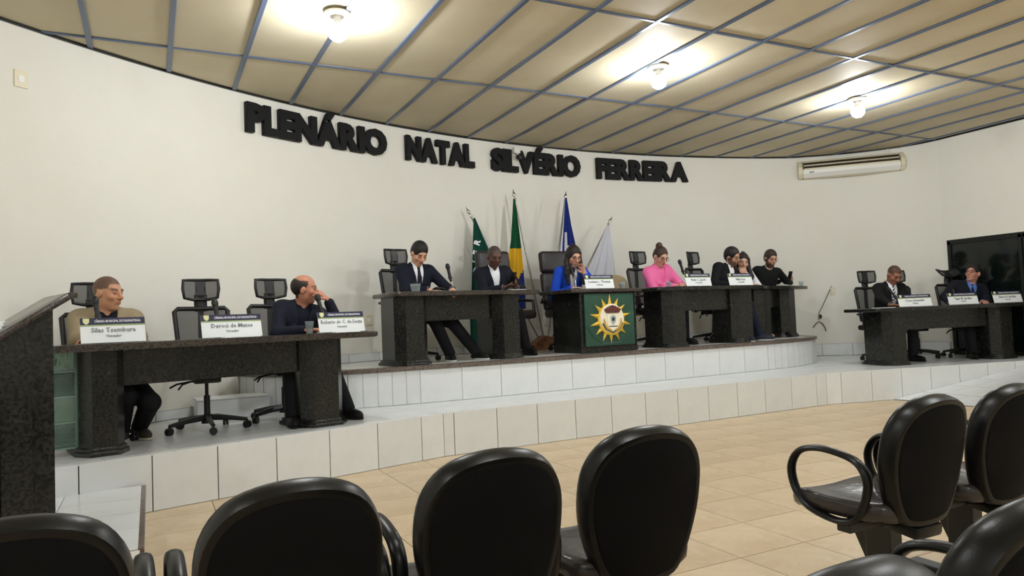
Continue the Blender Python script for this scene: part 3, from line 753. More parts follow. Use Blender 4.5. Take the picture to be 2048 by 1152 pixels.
# ------------------------------------------------------------------ audience seats
def loft(bm, outline, layers, place):
    """outline: closed (u, v) list; layers: (scale, depth); place(u, v, d) -> Vector"""
    cu = sum(p[0] for p in outline)/len(outline); cv = sum(p[1] for p in outline)/len(outline); rings = []
    for sc, d in layers:
        rings.append([bm.verts.new(place(cu+(u-cu)*sc, cv+(v-cv)*sc, d)) for u, v in outline])
    n = len(outline)
    for A, B in zip(rings[:-1], rings[1:]):
        for k in range(n): bm.faces.new((A[k], A[(k+1) % n], B[(k+1) % n], B[k]))
    for rg, d in ((rings[0], layers[0][1]), (rings[-1], layers[-1][1])):
        c = bm.verts.new(place(cu, cv, d))
        for k in range(n): bm.faces.new((rg[k], rg[(k+1) % n], c))
    bmesh.ops.recalc_face_normals(bm, faces=bm.faces[:]); return bm
def closed_smooth(P, n=6):
    out = []; m = len(P)
    for i in range(m):
        p0, p1, p2, p3 = P[i-1], P[i], P[(i+1) % m], P[(i+2) % m]
        for k in range(n):
            t = k/n
            out.append(tuple(0.5*((2*p1[c])+(-p0[c]+p2[c])*t+(2*p0[c]-5*p1[c]+4*p2[c]-p3[c])*t*t+(-p0[c]+3*p1[c]-3*p2[c]+p3[c])*t**3) for c in (0, 1)))
    return out
def audience_chair():
    t = thing('audience_chair', 'x', 'chair')
    # backrest
    out = closed_smooth([(-.09, -.045), (-.150, .005), (-.190, .11), (-.205, .21), (-.194, .315), (-.143, .392), (-.055, .428), (.055, .428), (.143, .392), (.194, .315), (.205, .21), (.190, .11), (.150, .005), (.09, -.045)], 4)
    tl = math.atan2(.085, .42)
    def bp(u, v, d): d = d+.03*(u/.2)**2; return Vector((u, -.185-math.sin(tl)*v+d*math.cos(tl), .405+math.cos(tl)*v+d*math.sin(tl)))
    bm = nb(); loft(bm, out, [(.50, -.033), (.90, -.034), (.925, -.036), (.962, -.034), (.99, -.018), (1.0, 0.0), (1.0, .012), (.985, .026), (.95, .036), (.90, .040), (.6, .044)], bp)
    back = obj('backrest', bm, MT['pu'], t, smooth=42)
    bm = nb(); loft(bm, out, [(.45, -.0375), (.86, -.0375), (.895, -.033), (.86, -.030)], bp); obj('back_panel', bm, MT['pu_matte'], back, smooth=30)
    so = closed_smooth([(-.19, -.19), (-.225, -.10), (-.232, .04), (-.215, .17), (-.15, .242), (0, .258), (.15, .242), (.215, .17), (.232, .04), (.225, -.10), (.19, -.19), (.08, -.215), (-.08, -.215)], 4)
    def sp(u, v, d): return Vector((u, v+.02, .405+d+.02*(u/.23)**2-.012*math.cos(v*6)+.012-(.02*max(0, (v-.12)/.1)**2)))
    bm = nb(); loft(bm, so, [(.6, -.045), (.93, -.045), (.985, -.03), (1.0, -.005), (.985, .012), (.94, .022), (.8, .024), (.5, .018), (.25, .014)], sp)
    obj('seat', bm, MT['pu_seat'], t, smooth=42)
    bm = nb(); box(bm, (.15, .14, .05), (0, -.145, .342), rot=Matrix.Rotation(R_(8), 4, 'X'), bev=.015); box(bm, (.09, .03, .12), (0, -.165, .40), rot=Matrix.Rotation(R_(11), 4, 'X'), bev=.01); obj('back_bracket', bm, MT['pu'], t, smooth=40)
    for s in (-1, 1):
        P = closed_smooth([(-.085, .385), (-.125, .45), (-.140, .53), (-.105, .59), (-.02, .615), (.08, .620), (.16, .595), (.20, .53), (.185, .45), (.135, .395), (.06, .370), (-.02, .363)], 4)
        bm = nb(); tube(bm, [(s*.226, y_, z_) for y_, z_ in P], .0125, 10, closed=True, flat=1.7, flat_axis=(1, 0, 0)); obj('armrest', bm, MT['pu'], t, smooth=50)
    bm = nb(); box(bm, (.07, .11, .36), (0, -.02, .18), bev=.006)
    P = [(0.055, .36), (.16, .36), (.04, .12), (.03, .12)]
    f = [bm.verts.new((-.02, p[0]-.02, p[1])) for p in P]; b = [bm.verts.new((.02, p[0]-.02, p[1])) for p in P]
    bm.faces.new(f); bm.faces.new(b[::-1])
    for i in range(4): bm.faces.new((f[i], f[(i+1) % 4], b[(i+1) % 4], b[i]))
    bmesh.ops.recalc_face_normals(bm, faces=bm.faces[:]); obj('leg', bm, MT['steel_black'], t)
    bm = nb(); box(bm, (.08, .46, .03), (0, 0, .015), bev=.008); obj('foot', bm, MT['steel_black'], t)
    bm = nb(); box(bm, (.46, .06, .04), (0, -.03, .345), bev=.006); obj('beam', bm, MT['steel_black'], t)
    return t
aud = audience_chair()
LBL = ['black plastic audience chair in the row before the lectern step',
       'black audience chair second along from the one before the lectern',
       'black audience chair third along from the one before the lectern',
       'armless black audience chair at the aisle end of its row',
       'black audience chair with loop arms beginning the row across the aisle',
       'black audience chair with loop arms, second from the aisle across from the armless one',
       'black audience chair directly behind the third chair of the front row',
       'black audience chair directly behind the armless aisle chair']
spots = [(-.245, 1.89), (.272, 1.89), (.785, 1.94), (1.31, 1.99), (2.50, 1.90), (3.01, 1.90), (.81, .90), (1.325, .95)]
for i, (x, y) in enumerate(spots):
    o = aud if i == 0 else copy_tree(aud)
    o.location = (x, y, 0); o['label'] = LBL[i]; o['group'] = 'black audience chairs'
    o.rotation_euler.z = R_([2, 1, 0, -2, 0, 0, 0, 0][i])
    if i == 3:
        for c in list(o.children):
            if c.name.startswith('armrest'): bpy.data.objects.remove(c)

# ------------------------------------------------------------------ wall lettering
def letters():
    ref = text_mesh('H', 1.0); hh = max(v.co.y for v in ref.vertices); bpy.data.meshes.remove(ref)
    words = [('PLENÁRIO', .900, 2.585), ('NATAL', 2.862, 3.885), ('SILVÉRIO', 4.165, 5.655), ('FERREIRA', 5.945, 7.545)]
    n = {}
    for wd, xa, xb in words:
        ms = []
        for ch in wd:
            me = text_mesh(ch, 1.0/hh, .11, .082, .012); x0 = min(v.co.x for v in me.vertices); x1 = max(v.co.x for v in me.vertices)
            ms.append((me, x0, x1-x0, ch))
        gap = -.05; tot = sum(m_[2] for m_ in ms)+gap*(len(ms)-1)
        # arc length from X range
        aa, ab = math.acos((xa-CC[0])/RR), math.acos((xb-CC[0])/RR); S = (aa-ab)*RR; H = .262
        sx = S/(tot*H); pos = 0.0
        for k, (me, x0, wdt, ch) in enumerate(ms):
            mid = pos+wdt/2; ang = aa-(mid*H*sx)/RR; pos += wdt+gap
            p = Vector((CC[0]+(RR-.034)*math.cos(ang), CC[1]+(RR-.034)*math.sin(ang), 3.205))
            nrm = Vector((-math.cos(ang), -math.sin(ang), 0)); tx = Vector((math.sin(ang), -math.cos(ang), 0))
            me.transform(Matrix.Diagonal((H*sx, H, H*.95, 1)) @ Matrix.Translation((-(x0+wdt/2), 0, 0)))
            me.materials.clear(); me.materials.append(MT['letter'])
            o = bpy.data.objects.new('wall_letter', me); link(o)
            o.matrix_world = basis(tx, Vector((0, 0, 1)), nrm, p)
            n[(wd, ch)] = n.get((wd, ch), 0)+1; q = n[(wd, ch)]
            ordn = ['first', 'second', 'third'][q-1]
            tot_ch = wd.count(ch)
            lab = ('black raised wall letter %s in the word %s' % (ch, wd)) if tot_ch == 1 else ('%s black raised wall letter %s in the word %s' % (ordn, ch, wd))
            tag(o, lab, 'letter', 'black wall letters')
letters()

# ------------------------------------------------------------------ wall fittings
def wall_frame(px, py, inset=0.0):
    p = on_wall(px, py, inset)
    nrm = (Vector((CC[0], CC[1], 0))-Vector((p.x, p.y, 0))).normalized(); tx = Vector((-nrm.y, nrm.x, 0))
    return p, nrm, tx
def wall_plate(px, py, wd, ht, label, name='wall_plate', slots=True):
    p, nrm, tx = wall_frame(px, py, .006)
    t = thing(name, label, 'wall plate'); t.matrix_world = basis(tx, Vector((0, 0, 1)), nrm, p)
    bm = nb(); box(bm, (wd, ht, .010), bev=.003); obj('plate', bm, MT['cream_plastic'], t)
    bm = nb(); box(bm, (wd*.45, ht*.4, .006), (0, 0, .006), bev=.002); obj('insert', bm, MT['white_plastic'], t)
wall_plate(42, 158, .10, .135, 'blank cream wall plate high on the curved wall')
wall_plate(738, 640, .09, .12, 'white socket plate low on wall between two desks')
wall_plate(1666, 582, .09, .12, 'cream socket plate with cable beside rounded platform end')
def cable():
    c = thing('hanging_cable', 'thin loose cable hanging from wall socket to platform corner', 'cable')
    pts = [(1663, 572), (1655, 590), (1645, 612), (1638, 625), (1637, 640)]
    bm = nb(); tube(bm, [on_wall(x, y, .015) for x, y in pts], .006, 6); obj('cord', bm, MT['cable'], c)
    bm = nb(); p = on_wall(1641, 633, .02); box(bm, (.03, .03, .06), p, bev=.006); obj('connector', bm, MT['darkink'], c)
    bm = nb(); tube(bm, [on_wall(x, y, .02) for x, y in ((1626, 655), (1632, 647), (1638, 643), (1645, 647), (1650, 655), (1652, 662))], .009, 6); obj('loose_end', bm, MT['cable'], c)
cable()
def cctv():
    p, nrm, tx = wall_frame(1031, 284, .03)
    t = thing('security_camera', 'white wall camera with black lens above the lettering', 'camera'); p.z = 3.49; t.matrix_world = basis(tx, Vector((0, 0, 1)), nrm, p)
    bm = nb(); box(bm, (.10, .085, .07), (0, 0, .01), bev=.01); obj('mount', bm, MT['white_plastic'], t, smooth=40)
    bm = nb(); tube(bm, [(0, -.03, .02), (.01, -.075, .05)], .012, 8); obj('arm', bm, MT['white_plastic'], t)
    bm = nb(); lathe(bm, [(0, -.04), (.032, -.035), (.038, 0), (.032, .03), (0, .035)], 14, (.012, -.10, .06)); obj('lens_dome', bm, MT['black'], t, smooth=50)
cctv()
def aircon():
    a = Vector((9.44, 8.20, 0)); b = Vector((10.50, 7.18, 0)); L = (b-a).length; tx = (b-a).normalized(); nrm = Vector((tx.y, -tx.x, 0))
    if nrm.dot(-a) < 0: nrm = -nrm
    t = thing('air_conditioner', 'long cream and grey wall air conditioner under the ceiling', 'air conditioner')
    t.matrix_world = basis(tx, Vector((0, 0, 1)), nrm, (a+b)/2-nrm*.02+Vector((0, 0, 3.345)))
    # profile in (z=normal, y=up)
    prof = [(-.02, .16), (.06, .16), (.13, .10), (.175, .045), (.185, .0), (.17, -.06), (.11, -.12), (.04, -.135), (-.02, -.135)]
    def ext(name, x0, x1, P, m):
        bm = nb(); A = [bm.verts.new((x0, y, z)) for z, y in P]; B = [bm.verts.new((x1, y, z)) for z, y in P]; k = len(P)
        bm.faces.new(A); bm.faces.new(B[::-1])
        for i in range(k): bm.faces.new((A[i], A[(i+1) % k], B[(i+1) % k], B[i]))
        bmesh.ops.recalc_face_normals(bm, faces=bm.faces[:]); return obj(name, bm, m, t, smooth=25)
    ext('body', -L/2+.05, L/2-.05, [(z*.98, y*.98) for z, y in prof], MT['cream_plastic'])
    for s in (-1, 1): ext('end_cap', s*(L/2)-.03, s*(L/2)+.03, prof, MT['cream_plastic'])
    ext('front_panel', -L/2+.035, L/2-.035, [(.172, .01), (.182, -.01), (.174, -.06), (.112, -.122), (.10, -.122), (.15, -.05), (.16, 0)], MT['white_plastic'])
    def slot(y0, z0, y1, z1, nm):
        bm = nb(); d = Vector((0, y1-y0, z1-z0)).normalized(); n_ = Vector((0, -d.z, d.y)); n_ = n_ if n_.z > 0 else -n_
        c = Vector((0, (y0+y1)/2, (z0+z1)/2))+n_*.002; m_ = basis(Vector((1, 0, 0)), d, Vector((1, 0, 0)).cross(d), c)
        box(bm, (L-.10, math.hypot(y1-y0, z1-z0), .008), (0, 0, 0)); bm.transform(m_); obj(nm, bm, MT['dark_slot'], t)
    slot(.115, .112, .085, .145, 'air_slot'); slot(.052, .170, .022, .180, 'air_slot')
    bm = nb(); box(bm, (.07, .012, .006), (-L/2+.16, -.045, .178)); obj('badge', bm, MT['darkink'], t)
    for dx in (0, .035, .07):
        bm = nb(); tube(bm, [(L/2-.18+dx, .14, .02), (L/2-.18+dx, .235, .02)], .008, 6); obj('pipe', bm, MT['white_plastic'], t)
aircon()

# ------------------------------------------------------------------ flags
FY = 8.42
FBX = on_y(1085, 690, FY).x
def flag(label, tip_px, cloth_rows, colour, base_dx, fold=3.0, amp=.03, text=None, phase=0.0):
    """cloth_rows: list of (py, px_left, px_right) at the wall plane; colour(u, v) -> material key"""
    t = thing('flag', label, 'flag', (FBX+base_dx, FY, ZU), group='flags leaning on the curved wall')
    org = Vector((FBX+base_dx, FY, ZU)); tip = on_y(tip_px[0], tip_px[1], FY+.15)-org
    foot = Vector((0, 0, .10)); d = (tip-foot).normalized()
    bm = nb(); tube(bm, [foot, tip-d*.14], .0125, 8); obj('pole', bm, MT['pole'], t, smooth=50)
    # finial: spear point with a collar
    rot = d.to_track_quat('Z', 'Y').to_matrix().to_4x4()
    bm = nb(); lathe(bm, [(0, -.02), (.016, -.015), (.022, 0), (.010, .02), (.014, .035), (.026, .06), (.018, .085), (.008, .11), (0, .15)], 8, tip-d*.13, mtx=rot); obj('finial', bm, MT['chrome'], t, smooth=50)
    NV, NU = 44, 22; bm = nb(); grid = []
    ys = [r[0] for r in cloth_rows]
    def edge(py):
        for (a, b) in zip(cloth_rows[:-1], cloth_rows[1:]):
            if a[0] <= py <= b[0]:
                s = (py-a[0])/(b[0]-a[0]); return a[1]+(b[1]-a[1])*s, a[2]+(b[2]-a[2])*s
        return cloth_rows[-1][1:]
    for j in range(NV+1):
        v = j/NV; py = ys[0]+(ys[-1]-ys[0])*v; l, r = edge(py); row = []
        for i in range(NU+1):
            u = i/NU; px = l+(r-l)*u
            p = on_y(px, py, FY-.02+.12*(1-v))-org
            p.y += amp*math.sin(u*fold*2*math.pi+phase+v*.8)*min(1, v*2.2+.1)-.02
            row.append(bm.verts.new(p))
        grid.append(row)
    mats = []; 
    for j in range(NV):
        for i in range(NU):
            f = bm.faces.new((grid[j][i], grid[j+1][i], grid[j+1][i+1], grid[j][i+1])); k = colour((i+.5)/NU, (j+.5)/NV)
            if k not in mats: mats.append(k)
            f.material_index = mats.index(k)
    ex = bmesh.ops.solidify(bm, geom=bm.faces[:], thickness=.004)
    bmesh.ops.recalc_face_normals(bm, faces=bm.faces[:])
    me = bpy.data.meshes.new('cloth'); bm.to_mesh(me); bm.free()
    for k in mats: me.materials.append(MT[k])
    me.polygons.foreach_set('use_smooth', [True]*len(me.polygons)); me.update()
    obj('cloth', me, None, t)
    if text:
        for (ch, px, py) in text:
            m_ = text_mesh(ch, .11, .002, .004); m_.materials.clear(); m_.materials.append(MT['fwhite'])
            o = obj('flag_letter', m_, None, t); p = on_y(px, py, FY-.10)-org
            o.matrix_parent_inverse = Matrix.Identity(4); o.location = p; o.rotation_euler = (R_(90), R_(-72), 0)
    return t
flag('green flag with white edging and vertical lettering on a leaning pole', (932, 415), [(436, 946, 949), (470, 945, 966), (520, 944, 992), (575, 943, 1004), (630, 940, 995), (690, 942, 978)],
     lambda u, v: 'fwhite' if (u > .86 and v < .62) else 'fgreen2', -.02, 2.2, .035, text=[('D', 957, 548), ('I', 955, 528), ('E', 956, 512), ('R', 958, 492)])
def brazil(u, v):
    if v < .42: return 'fgreen'
    if v > .60 and u > .95-(v-.60)*2.6 and v < .98-(u-.3)*.12: return 'fblue' if not (v > .93) else 'fyellow'
    if u < .18 and v > .55: return 'fgreen'
    return 'fyellow'
flag('green, yellow and blue flag hanging from the tallest pole', (1026, 380), [(398, 1025, 1029), (480, 1021, 1038), (530, 1014, 1043), (580, 1007, 1047), (640, 1004, 1049)], brazil, .03, 1.6, .03)
flag('blue flag with white edge and white figure, behind woman in blue', (1132, 384), [(396, 1128, 1132), (450, 1124, 1140), (500, 1119, 1150), (560, 1114, 1160), (630, 1112, 1162)],
     lambda u, v: 'fwhite' if u < .20 or (.26 < u < .62 and .30 < v < .46 and (u < .42 or v > .40)) else 'fblue', .08, 1.6, .025)
flag('plain white flag draped from the shortest leaning pole', (1224, 434), [(450, 1213, 1217), (500, 1193, 1222), (550, 1172, 1226), (600, 1158, 1228), (650, 1150, 1229)], lambda u, v: 'fwhite', .12, 2.6, .03, phase=1.0)
def flag_stand():
    t = thing('flag_stand', 'wooden wedge shaped flag stand on the platform by the wall', 'flag stand', (FBX+.03, FY, ZU))
    bm = nb(); prism(bm, [(-.24, -.14), (.24, -.14), (.24, .14), (-.24, .14)], 0, .05, bev=.008); obj('base', bm, MT['wood'], t)
    bm = nb(); P = [(-.20, .05), (.20, .05), (.14, .15), (-.02, .19), (-.14, .12)]
    f = [bm.verts.new((p[0], -.08, p[1])) for p in P]; b = [bm.verts.new((p[0], .08, p[1])) for p in P]; bm.faces.new(f); bm.faces.new(b[::-1])
    for i in range(5): bm.faces.new((f[i], f[(i+1) % 5], b[(i+1) % 5], b[i]))
    bmesh.ops.recalc_face_normals(bm, faces=bm.faces[:]); obj('block', bm, MT['wood'], t)
flag_stand()

# ------------------------------------------------------------------ things on the desks
def plane_pt(A, B, px, py, off):
    """point on the vertical plane parallel to desk front line A-B, 'off' behind it"""
    A = Vector((A[0], A[1], 0)); B = Vector((B[0], B[1], 0)); tx = (B-A).normalized(); n = Vector((-tx.y, tx.x, 0)); P0 = A+n*off
    d = Vector(ray(px, py)); c = Vector(CAM); s = (P0-c).dot(n)/d.dot(n); return c+d*s
DK = {'1': ((-.31, 5.47), (1.255, 5.82), ZL+.735), '2': ((2.37, 6.87), (3.50, 6.98), ZU+.735), 'p': ((4.36, 6.98), (5.16, 7.0), ZU+.735),
      '4': ((5.78, 6.95), (6.93, 6.99), ZU+.735), '5': ((7.66, 7.34), (8.40, 7.57), ZU+.735), '6': ((8.53, 6.0), (10.14, 5.60), ZL+.735)}
def name_plate(desk_, pxl, pxr, name, role, label, off=.03, ht=.165, wd=None, rz=0.0):
    A, B, z = DK[desk_]; pl = plane_pt(A, B, pxl, 600, off); pr = plane_pt(A, B, pxr, 600, off)
    W = wd or ((pr-pl).length); c = (pl+pr)/2; ang = math.atan2(B[1]-A[1], B[0]-A[0])+R_(rz)
    t = thing('name_plate', label, 'name plate', (c.x, c.y, z+.001), ang, 'name plates on the desks')
    bm = nb(); box(bm, (W+.04, .09, .006), (0, .02, .003), bev=.002); obj('base', bm, MT['acrylic'], t)
    tilt = Matrix.Rotation(R_(90-14), 4, 'X')
    c_ = bpy.data.objects.new('card', None)
    def sheet(name_, w_, h_, x, yy, m, d=0.0, th=.003, par=t):
        bm = nb(); box(bm, (w_, h_, th), (x, yy, d)); bm.transform(Matrix.Translation((0, -.012, .006)) @ tilt); return obj(name_, bm, m, par)
    cd = sheet('card', W, ht, 0, ht/2, MT['paper'])
    sheet('header_band', W, ht*.27, 0, ht*.865, MT['navy'], .0025, .002, cd)
    sheet('green_rule', W, ht*.045, 0, ht*.70, MT['green_line'], .0025, .002, cd)
    bm = nb(); P = [(-.5, .55), (.5, .55), (.5, -.1), (.25, -.42), (0, -.55), (-.25, -.42), (-.5, -.1)]
    s_ = ht*.22; f = [bm.verts.new((p[0]*s_-W*.41, p[1]*s_+ht*.86, .0045)) for p in P]; bm.faces.new(f); bm.transform(Matrix.Translation((0, -.012, .006)) @ tilt); obj('crest', bm, MT['crest'], cd)
    def line(s, size, yy, m, x=0.0, maxw=None):
        me = text_mesh(s, size, .0004, .0006 if size > .02 else 0, align='CENTER', res=1); wv = max(v.co.x for v in me.vertices)-min(v.co.x for v in me.vertices)
        k = min(1.0, (maxw or W*.9)/wv); me.transform(Matrix.Translation((0, -.012, .006)) @ tilt @ Matrix.Translation((x, yy, .0048)) @ Matrix.Diagonal((k, 1, 1, 1)))
        me.materials.clear(); me.materials.append(m); obj('lettering', me, None, cd)
    line('CÂMARA MUNICIPAL DE PARANATINGA', ht*.14, ht*.815, MT['white_ink'], W*.07, W*.72)
    line(name, ht*.26, ht*.42, MT['grey_ink']); line(role, ht*.14, ht*.22, MT['grey_ink'])
    return t
name_plate('1', 160, 290, 'Silas Tsembura', 'Vereador', 'large white name plate before the man in the beige jacket', ht=.168, off=-.02)
name_plate('1', 402, 522, 'Deroci de Matos', 'Vereador', 'large white name plate before the empty mesh chair', ht=.168, off=-.02)
name_plate('1', 636, 727, 'Roberto do C. de Souza', 'Vereador', 'large white name plate before the man with chin on hand', ht=.165, off=-.02)
name_plate('p', 1172, 1229, 'Luciana L. Thomaz', 'Presidente', 'white name plate on the desk with the sunburst emblem', ht=.16, off=.06)
name_plate('4', 1374, 1424, 'Paulo C. Jacob', '1º Secretário', 'white name plate beside the microphone by the woman in pink', ht=.16, off=.0)
name_plate('4', 1460, 1507, 'Nilza Reis', '2ª Secretária', 'white name plate before the whispering pair', ht=.16, off=.0)
name_plate('6', 1797, 1863, 'Cicero Romualdo', 'Vereador', 'white name plate before the man in striped tie', ht=.155, off=.0)
name_plate('6', 1897, 1956, 'Tiago M. da Silva', 'Vereador', 'white name plate between the striped tie man and the blue shirt man', ht=.155, off=.0)
name_plate('6', 1987, 2044, 'Edson A. da Silva', 'Vereador', 'white name plate before the man in the blue shirt', ht=.155, off=.0)

def mic(desk_, base_px, off, tip_px, label, tip_off=None, grp='desk microphones', r=.022):
    A, B, z = DK[desk_]; b = plane_pt(A, B, base_px[0], base_px[1], off); tip = plane_pt(A, B, tip_px[0], tip_px[1], off if tip_off is None else tip_off)
    org = Vector((b.x, b.y, z+.001)); t = thing('microphone', label, 'microphone', org, group=grp); v = tip-org
    bm = nb(); lathe(bm, [(0, 0), (.06, 0), (.058, .012), (.02, .02), (0, .022)], 20); obj('base', bm, MT['black'], t, smooth=40)
    d = v-Vector((0, 0, .02)); L = d.length; dn = d.normalized(); hold = v-dn*.19
    bm = nb(); tube(bm, [Vector((0, 0, .018)), Vector((hold.x*.2, hold.y*.2, .02+hold.z*.55)), hold+dn*.03], .006, 8); obj('stem', bm, MT['chrome'], t, smooth=50)
    bm = nb(); tube(bm, [hold+dn*.02, hold+dn*.05], r*.95, 10); obj('clip', bm, MT['black'], t, smooth=50)
    bm = nb(); tube(bm, [hold-dn*.01, hold+dn*.125], [r*.62, r*.8], 12); obj('handle', bm, MT['black'], t, smooth=50)
    rot = dn.to_track_quat('Z', 'Y').to_matrix().to_4x4()
    bm = nb(); lathe(bm, [(0, -.03), (r*.8, -.03), (r*1.1, -.012), (r*1.12, .006), (r*.8, .028), (0, .036)], 14, v-dn*.035, mtx=rot); obj('grille', bm, MT['steel_black'], t, smooth=50)
    return t
mic('1', (205, 660), .12, (188, 592), 'black desk microphone in front of the beige jacket man', .22)
mic('1', (440, 650), .12, (428, 597), 'black and silver desk microphone in front of the empty chair', .2)
mic('1', (655, 640), .12, (633, 588), 'black desk microphone in front of the man with chin on hand', .22)
mic('2', (906, 576), .25, (894, 527), 'black microphone standing alone between the two suited men', .28)
mic('p', (1152, 565), .2, (1141, 527), 'black microphone held up near the woman in blue', .36, r=.018)
mic('4', (1375, 566), .18, (1358, 519), 'black microphone leaning beside the woman in pink', .22)
mic('6', (1803, 595), .2, (1775, 574), 'black microphone by the man in striped tie', .3, r=.018)
mic('6', (1912, 595), .15, (1906, 578), 'small microphone beside the middle plate by the glass door', .2, r=.016)
def cup(desk_, px, off, label, r=.035, h=.085):
    A, B, z = DK[desk_]; p = plane_pt(A, B, px, 580, off)
    t = thing('water_cup', label, 'cup', (p.x, p.y, z+.001), group='plastic water cups')
    bm = nb(); lathe(bm, [(0, 0), (r*.72, 0), (r, h), (r*.96, h), (r*.69, .004), (0, .004)], 18); obj('cup_wall', bm, MT['water'], t, smooth=40)
    bm = nb(); lathe(bm, [(0, .005), (r*.69, .005), (r*.88, h*.66), (0, h*.66)], 18); obj('water', bm, MT['acrylic'], t, smooth=40)
cup('1', 617, .05, 'plastic cup of water beside the arm of the man with chin on hand', .036, .10)
cup('2', 831, .06, 'clear plastic cup before the man in dark tie', .055, .085)
cup('p', 1245, .2, 'clear water cup beside the plate on the emblem desk', .045, .085)
cup('4', 1338, .12, 'clear cup by the wrist of the woman in pink', .034, .075)
cup('5', 1603, .12, 'clear plastic cup at the end of the far desk', .035, .085)
def paper(desk_, px, off, w_, d_, label, rz=0.0):
    A, B, z = DK[desk_]; p = plane_pt(A, B, px, 580, off); ang = math.atan2(B[1]-A[1], B[0]-A[0])
    t = thing('paper_sheets', label, 'paper', (p.x, p.y, z+.001), ang+R_(rz), 'loose papers on the desks')
    for k in range(2):
        bm = nb(); box(bm, (w_, d_, .003), (k*.006, k*.004, .002+k*.0035)); obj('sheet', bm, MT['paper'], t)
paper('1', 480, -.125, .26, .08, 'loose white sheets at the desk edge before the empty chair', 2)
paper('1', 690, -.125, .20, .08, 'loose white sheet before the plate of the chin on hand man', -3)
paper('2', 880, .06, .24, .16, 'white papers under the hands of the man in dark tie', 6)
paper('2', 1030, -.02, .20, .14, 'white sheet at the desk edge before the man with the phone', 0)
paper('4', 1392, -.10, .14, .06, 'small white paper before the plate next to the woman in pink', 8)
paper('6', 1765, .02, .22, .16, 'white sheet under the hand of the striped tie man', 4)
paper('5', 1562, .06, .24, .16, 'white sheet under the hands of the bearded man', 0)
# cream chair standing by the wall between emblem desk and woman in pink
def cream_chair():
    p = on_y(1270, 640, 8.05)
    t = thing('padded_chair', 'beige padded side chair standing against the wall', 'chair', (p.x-.07, 8.14, ZU), R_(180))
    bm = nb(); box(bm, (.46, .46, .08), (0, 0, .44), bev=.03, seg=3); obj('seat', bm, MT['beige_fab'], t, smooth=50)
    bm = nb(); loft(bm, closed_smooth([(-.20, 0), (-.23, .2), (-.21, .40), (-.10, .48), (.10, .48), (.21, .40), (.23, .2), (.20, 0)], 4), [(.6, -.03), (.94, -.03), (1, -.01), (1, .015), (.94, .035), (.6, .04)], lambda u, v, d: Vector((u, -.22-.12*v+d, .50+v))); obj('backrest', bm, MT['beige_fab'], t, smooth=50)
    for sx in (-1, 1):
        for sy in (-1, 1):
            bm = nb(); tube(bm, [(sx*.19, sy*.19, .42), (sx*.21, sy*.21, 0)], .012, 8); obj('leg', bm, MT['black'], t, smooth=50)
cream_chair()

